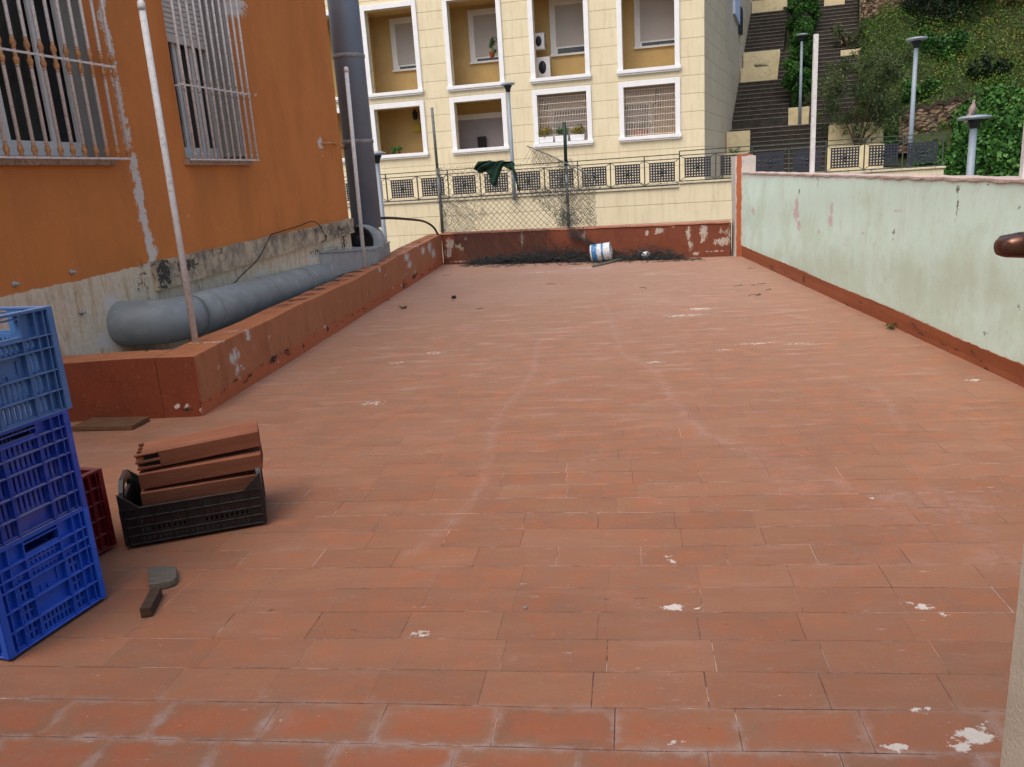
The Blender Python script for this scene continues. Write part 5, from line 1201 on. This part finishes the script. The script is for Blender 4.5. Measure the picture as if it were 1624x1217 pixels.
def branchy(name, base, h, cr, centres, mat, n_each, leaf, label, cat="tree", asp=.35, trunk_r=.06, group=None, droop=0., hollow=.0):
    e = empty(name, base, 0, label, cat, group); mb = MB()
    for (c, r) in centres[:14]:
        c = Vector(c); mid = Vector((c.x*.4, c.y*.4, c.z*.45)); mb.tube(smooth_path([(random.uniform(-.04, .04), 0, -.15), mid, c], 4), [trunk_r*(1-.09*i) for i in range(9)], 6)
    mb.build("trunk", M_bark, e)
    P, cc = blobs(centres, n_each, cr, hollow); leaves("crown", P, leaf, mat, e, cc, asp, droop); return e
def cluster(n, ext, off, r0, r1):
    return [((off[0]+random.uniform(-1, 1)*ext[0], off[1]+random.uniform(-1, 1)*ext[1], off[2]+random.uniform(-1, 1)*ext[2]), random.uniform(r0, r1)) for _ in range(n)]
# wispy tree in the right planter
ol = [c for c in cluster(120, (1.45, .8, 1.25), (.15, .2, 1.6), .14, .36) if ((c[0][0]-.1)/1.4)**2+((c[0][2]-1.6)/1.25)**2 < 1]
branchy("wispy_tree", ST(4.2, 4.45, 1.9), 3, .3, ol, G_olive, 260, .085, "wispy grey green tree growing from the wide planter", asp=.32, trunk_r=.028, hollow=.0)
branchy("shrub", ST(3.95, 10.3, 5.5), 1, .3, cluster(16, (.6, .3, .35), (0, 0, .5), .18, .3), G_olive, 260, .08, "grey green shrub on the upper right planter of the stairway", "shrub", asp=.3)
branchy("broad_dark_tree", ST(7.2, 10.8, 5.7), 3, .5, cluster(60, (1.5, 1.2, 1.1), (0, .4, 1.5), .3, .6), G_dark, 420, .10, "broad dark evergreen tree at the top of the slope above the rock wall", asp=.5, trunk_r=.12)
branchy("shrub", ST(5.6, 8.4, 4.2), 1, .3, cluster(22, (.9, .5, .5), (0, 0, .5), .2, .4), G_olive, 260, .08, "grey green bush on the slope behind the tall right hand lamp", "shrub", asp=.35)
branchy("shrub", ST(7.2, 8.3, 4.6), 1, .3, cluster(18, (.7, .5, .4), (0, 0, .4), .2, .36), G_ivy, 240, .12, "fresh green leafy bush in the middle of the slope", "shrub", asp=.6)
for t, z, lb in ((.25, 1.92, "tuft of weeds in the lowest left planter"), (.8, 5.06, "dry weeds in the double planter halfway up")):
    s = 4.3 if z < 3 else 9.6
    branchy("weed_tuft", ST(t, s, z), .3, .1, cluster(8, (.25, .15, .1), (0, 0, .1), .06, .12), G_ivy if z < 3 else G_olive, 60, .05, lb, "weeds", asp=.3, trunk_r=.008)
# plants in the loggias
def potplant(t, y, z, r, mat, label, pot=None, n=6):
    c = Y0+YX*t+YY*y+Vector((0, 0, z)); e = empty("potted_plant", c, YA, label, "potted plant")
    if pot: mb = MB(); mb.lathe([(.06, 0), (.09, .16), (.095, .17), (.08, .165)], (0, 0, 0), 12); mb.build("pot", pot, e)
    P, cc = blobs(cluster(n, (r, r*.5, r*.8), (0, 0, .2+r*.7), r*.35, r*.6), 60, r*.5, .2); leaves("foliage", P, .06, mat, e, cc, .4)
M_pink = mat_plain("pink_pot", C(220, 90, 120), .5, .05, 5); M_pot = mat_plain("terracotta_pot", C(170, 96, 66), .8, .1, 8)
potplant(-6.25, .6, 5.18, .2, G_ivy, "green plant in front of the shutter of the second upper loggia", M_pot)
potplant(-9.45, .3, 2.42, .14, G_ivy, "low green plant on the sill of the leftmost lower loggia", M_pot, 8)
potplant(-1.68, .3, 2.58, .15, G_ivy, "bright green potted plant behind the right hand grille", M_pot)
potplant(-2.05, .3, 2.62, .12, G_ivy, "pale green trailing plant at the left of the right hand grille", M_pot)
potplant(-1.85, .28, 2.55, .04, G_ivy, "small plant in a pink pot behind the right hand grille", M_pink, 2)
for k, (t, w_) in enumerate(((-4.60, .30), (-4.14, .27), (-3.66, .29))):
    c = Y0+YX*t+YY*.02+Vector((0, 0, 2.57)); lb = ("white window box at the left under the left hand grille", "white window box in the middle under the left hand grille", "white window box at the right under the left hand grille")[k]
    e = empty("window_box", c, YA, lb, "window box", "white window boxes under the left grille")
    mb = MB(); mb.hexa([(-w_*.68, -.07, 0), (w_*.68, -.07, 0), (w_*.68, .06, 0), (-w_*.68, .06, 0), (-w_*.75, -.08, .17), (w_*.75, -.08, .17), (w_*.75, .06, .17), (-w_*.75, .06, .17)]); mb.build("trough", M_white, e, bevel=.01)
    P, cc = blobs(cluster(9, (w_*.6, .05, .07), (0, .0, .3), .06, .13), 55, .1, .2); leaves("foliage", P, .05, (G_yel if k != 1 else G_mix), e, cc, .4)

G_dry = leaf_mat("dry_grass_blades", [C(120, 108, 66), C(160, 142, 88), C(176, 160, 110)])
for k, (t, s, lb, mt, lf, asp_) in enumerate(((9.6, 10.2, "dry straw coloured grass clump high on the slope", G_dry, .2, .1), (8.2, 6.9, "dark leafy bush just above the old brick wall", G_dark, .12, .6), (6.1, 6.6, "light green bush left of the old brick wall", G_ivy, .12, .6), (10.4, 8.2, "dry grass clump at the right edge of the slope", G_dry, .22, .1), (9.3, 12.2, "grey green bush beside the rocky outcrop", G_olive, .09, .35))):
    branchy("shrub" if mt is not G_dry else "grass_clump", ST(t, s, hz_(t, s)+.05), 1, .3, cluster(14, (.6, .4, .25), (0, 0, .35), .16, .34), mt, 170, lf, lb, "shrub" if mt is not G_dry else "grass clump", asp=asp_, trunk_r=.015)
# slope cover
def cover(n, trange, srange, mat, size, hmax, name, dens=None, asp=.5):
    t = rng.uniform(*trange, n); s = rng.uniform(*srange, n)
    if dens is not None:
        keep = dens(t, s) > rng.uniform(0, 1, n); t, s = t[keep], s[keep]
    h = rng.uniform(0, 1, len(t))**1.5*hmax
    cl = .5+.5*np.sin(t*2.3+np.sin(s*1.9)*2)*np.cos(s*1.7+np.sin(t*1.3)*2)
    h = h*(.35+1.3*cl)
    P = np.array([ST(a, b, hz_(a, b)+c) for a, b, c in zip(t, s, h)])
    return leaves(name, P, size, mat, None, np.clip(cl*.6+.2+rng.normal(0, .15, len(t)), 0, 1), asp, kind="stuff", label=None)
f1_ = lambda t, s: (.5+.5*np.sin(t*1.9+s*1.1)).clip(.25, 1)
cover(60000, (4.3, 14), (4.9, 17), G_mix, .085, .42, "slope_plants", None)
cover(14000, (8.2, 14), (4.5, 16), G_yel, .08, .5, "yellowing_vines", lambda t, s: np.clip((t-8.2)/2.2, 0, 1)*(.4+.6*np.sin(t*2+s*1.7)**2))
cover(9000, (6.6, 9.6), (6.5, 12), G_yel, .06, .5, "yellow_flowering_vines", lambda t, s: (np.sin(t*3+s*2.3)**2)*.6)
cover(22000, (5.75, 13), (-.3, 4.0), G_ivy, .15, .65, "broad_leaved_creeper", None, .8)
cover(5000, (4.6, 5.4), (4.9, 6.6), G_ivy, .12, .5, "low_creeper", None, .8)
for nm, lb in (("slope_plants", "mixed green plants covering the hillside"), ("yellowing_vines", "yellowing vines on the right of the hillside"), ("yellow_flowering_vines", "yellow flecked vines in the middle of the hillside"), ("broad_leaved_creeper", "broad leaved dark green creeper behind the mint wall"), ("low_creeper", "green creeper spilling beside the wide planter")):
    o = bpy.data.objects[nm]; o['label'] = lb; o['category'] = "plants"
cover(7000, (7.0, 13), (3.6, 5.6), G_ivy, .13, .45, "upper_creeper", None, .8)
bpy.data.objects['upper_creeper']['label'] = "green creeper around the old brick wall"; bpy.data.objects['upper_creeper']['category'] = "plants"
# grass along the street edge
P = [PR+YX*rng.uniform(-3., 5.5)+YY*rng.uniform(-.02, .3)+Vector((0, 0, 1.2+rng.uniform(0, .07))) for _ in range(500)]
leaves("edge_weeds", P, .06, G_mix, None, None, .25, kind="stuff", label="thin weeds along the coping of the retaining wall", cat="weeds")

# rock walls on the slope
def rock_mat(name, a, b, mort, sc):
    n = NT(name, .95); v = n.vor(n.vm('MULTIPLY', n.pos, (1, 1, 2.8)), sc, 'DISTANCE_TO_EDGE'); f = n.noise(n.pos, 4, 7, .7)
    c = n.mix(n.map(f, .35, .65), a, b); c = n.mix(n.map(v, .02, .07, 1., 0.), c, mort)
    n.bump(n.m_('ADD', n.map(v, 0, .12), n.m_('MULTIPLY', f, .6)), .9, .08); return n.out(c)
M_rock = rock_mat("rough_stone_wall", C(150, 128, 102), C(112, 94, 76), C(70, 60, 48), 3.2)
M_brick = rock_mat("old_brick_and_stone", C(150, 122, 96), C(112, 98, 80), C(92, 82, 70), 2.6)
def rockwall(t0, t1, s0, s1, z0, z1a, z1b, mat, label, ds=.35, capm=None):
    e = empty("stone_wall", ST(t0, s0, z0), 0, label, "stone wall"); E0 = Vector(e.location); mb = MB()
    us = lines(0, 1, .05); vs_ = lines(0, 1, .08)
    def f(u, v, o=0): t = t0+(t1-t0)*u; s = s0+(s1-s0)*u; return tuple(ST(t, s+o+.08*math.sin(u*17+v*9)+.05*math.sin(v*23+u*40)+.25*v, z0+(z1a+(z1b-z1a)*u-z0)*v+(.07*math.sin(u*31) if v > .95 else 0))-E0)
    gridrect(mb, lambda u, v: f(u, v), us, vs_); gridrect(mb, lambda u, v: f(u, 1, v), us, [0, ds]); gridrect(mb, lambda u, v: f(0, v, u), [0, ds], vs_, flip=True)
    mb.build("masonry", mat, e)
    if capm:
        mb = MB()
        for i in range(len(us)-1):
            a, b = us[i], us[i+1]; A_, B_ = Vector(f(a, 1, -.05)), Vector(f(b, 1, -.05)); C_, D_ = Vector(f(b, 1, ds)), Vector(f(a, 1, ds)); hh = Vector((0, 0, .12))
            mb.hexa([A_, B_, C_, D_, A_+hh, B_+hh, C_+hh, D_+hh])
        mb.build("coping", capm, e)
rockwall(4.25, 5.8, 11.4, 11.2, 5.3, 8.6, 8.4, M_rock, "tall rough stone wall at the top right of the stairway")
rockwall(5.45, 8.0, 4.7, 5.3, 1.6, 2.82, 3.24, M_brick, "low old brick wall with dark coping across the slope", capm=mat_plain("dark_mossy_coping", C(72, 62, 50), .95, .2, 8))
# rocky outcrop
mb = bmesh.new(); bmesh.ops.create_icosphere(mb, subdivisions=4, radius=1.)
for v in mb.verts:
    p = v.co; k = 1+.25*math.sin(p.x*5+p.y*3)+.2*math.sin(p.z*7+p.x*4)+.08*math.sin(p.y*19+p.z*13); v.co = Vector((p.x*1.2, p.y*.8, p.z*.9))*k
me = bpy.data.meshes.new("rock_outcrop"); mb.to_mesh(me); mb.free(); me.materials.append(rock_mat("pale_limestone", C(170, 160, 142), C(130, 118, 98), C(90, 84, 66), 1.6))
o = bpy.data.objects.new("rock_outcrop", me); COL.objects.link(o); o.location = ST(8.9, 12.6, 7.5); tag(o, "pale rocky outcrop at the top of the green slope", "rock")

# ------------------------------------------------------------------ house with the doorway the terrace is seen from
hs = empty("house", (0, .45, 0), 0, "beige stuccoed house wall whose door jamb fills the lower right edge", "house")
mb = MB()
mb.box((.254, -2.5, -.1), (3.30, 0, 3.0)); mb.build("wall", M_stucco, hs)
mb = MB(); mb.box((-6, -4.5, -.4), (-.95, -.15, 3.0)); mb.build("side_wall", M_stucco, hs)  # unseen wall, added to darken the near-left floor and crates
dl = MB(); dl.box((.06, 0, -1.5), (.9, .045, .75)); M_door = mat_plain("brown_door", C(96, 62, 44), .5, .1, 6)
dr = empty("door_leaf", (.357, .565, 1.540), R(4), "brown door leaf folded against the house, its bronze lever handle at the right edge", "door")
dl.build("panel", M_door, dr, bevel=.004)
def lever_mat():
    n = NT("dark_bronze_handle", .25, .6, .75); f = n.noise(n.obj, 40, 5, .6); return n.out(n.mix(n.map(f, .35, .65), C(110, 72, 58), C(146, 112, 98)), n.map(f, .3, .7, .2, .4))
mb = MB(); prof = [(-.098, .000, .0055, .0065), (-.094, .001, .009, .0095), (-.082, .0015, .010, .0115), (-.06, .002, .011, .0125), (-.03, .002, .011, .0125), (.02, .0, .010, .012), (.09, 0, .010, .011)]
vs = []; n = 12
for x, z, ry, rz_ in prof:
    for j in range(n):
        th = 2*math.pi*(j+.5)/n; cz = math.sin(th); cy = math.cos(th); vs.append((x, -.035+ry*cy, z+.85*rz_*max(-1, min(.6, cz))))
fs = [(i*n+j, i*n+(j+1) % n, (i+1)*n+(j+1) % n, (i+1)*n+j) for i in range(len(prof)-1) for j in range(n)]
mb.add(vs, fs+[tuple(reversed(range(n))), tuple((len(prof)-1)*n+j for j in range(n))], smooth=True)
mb.tube([(.075, -.035, 0), (.075, .002, 0)], .009, 10)
mb.build("lever_handle", lever_mat(), dr, bevel=0)
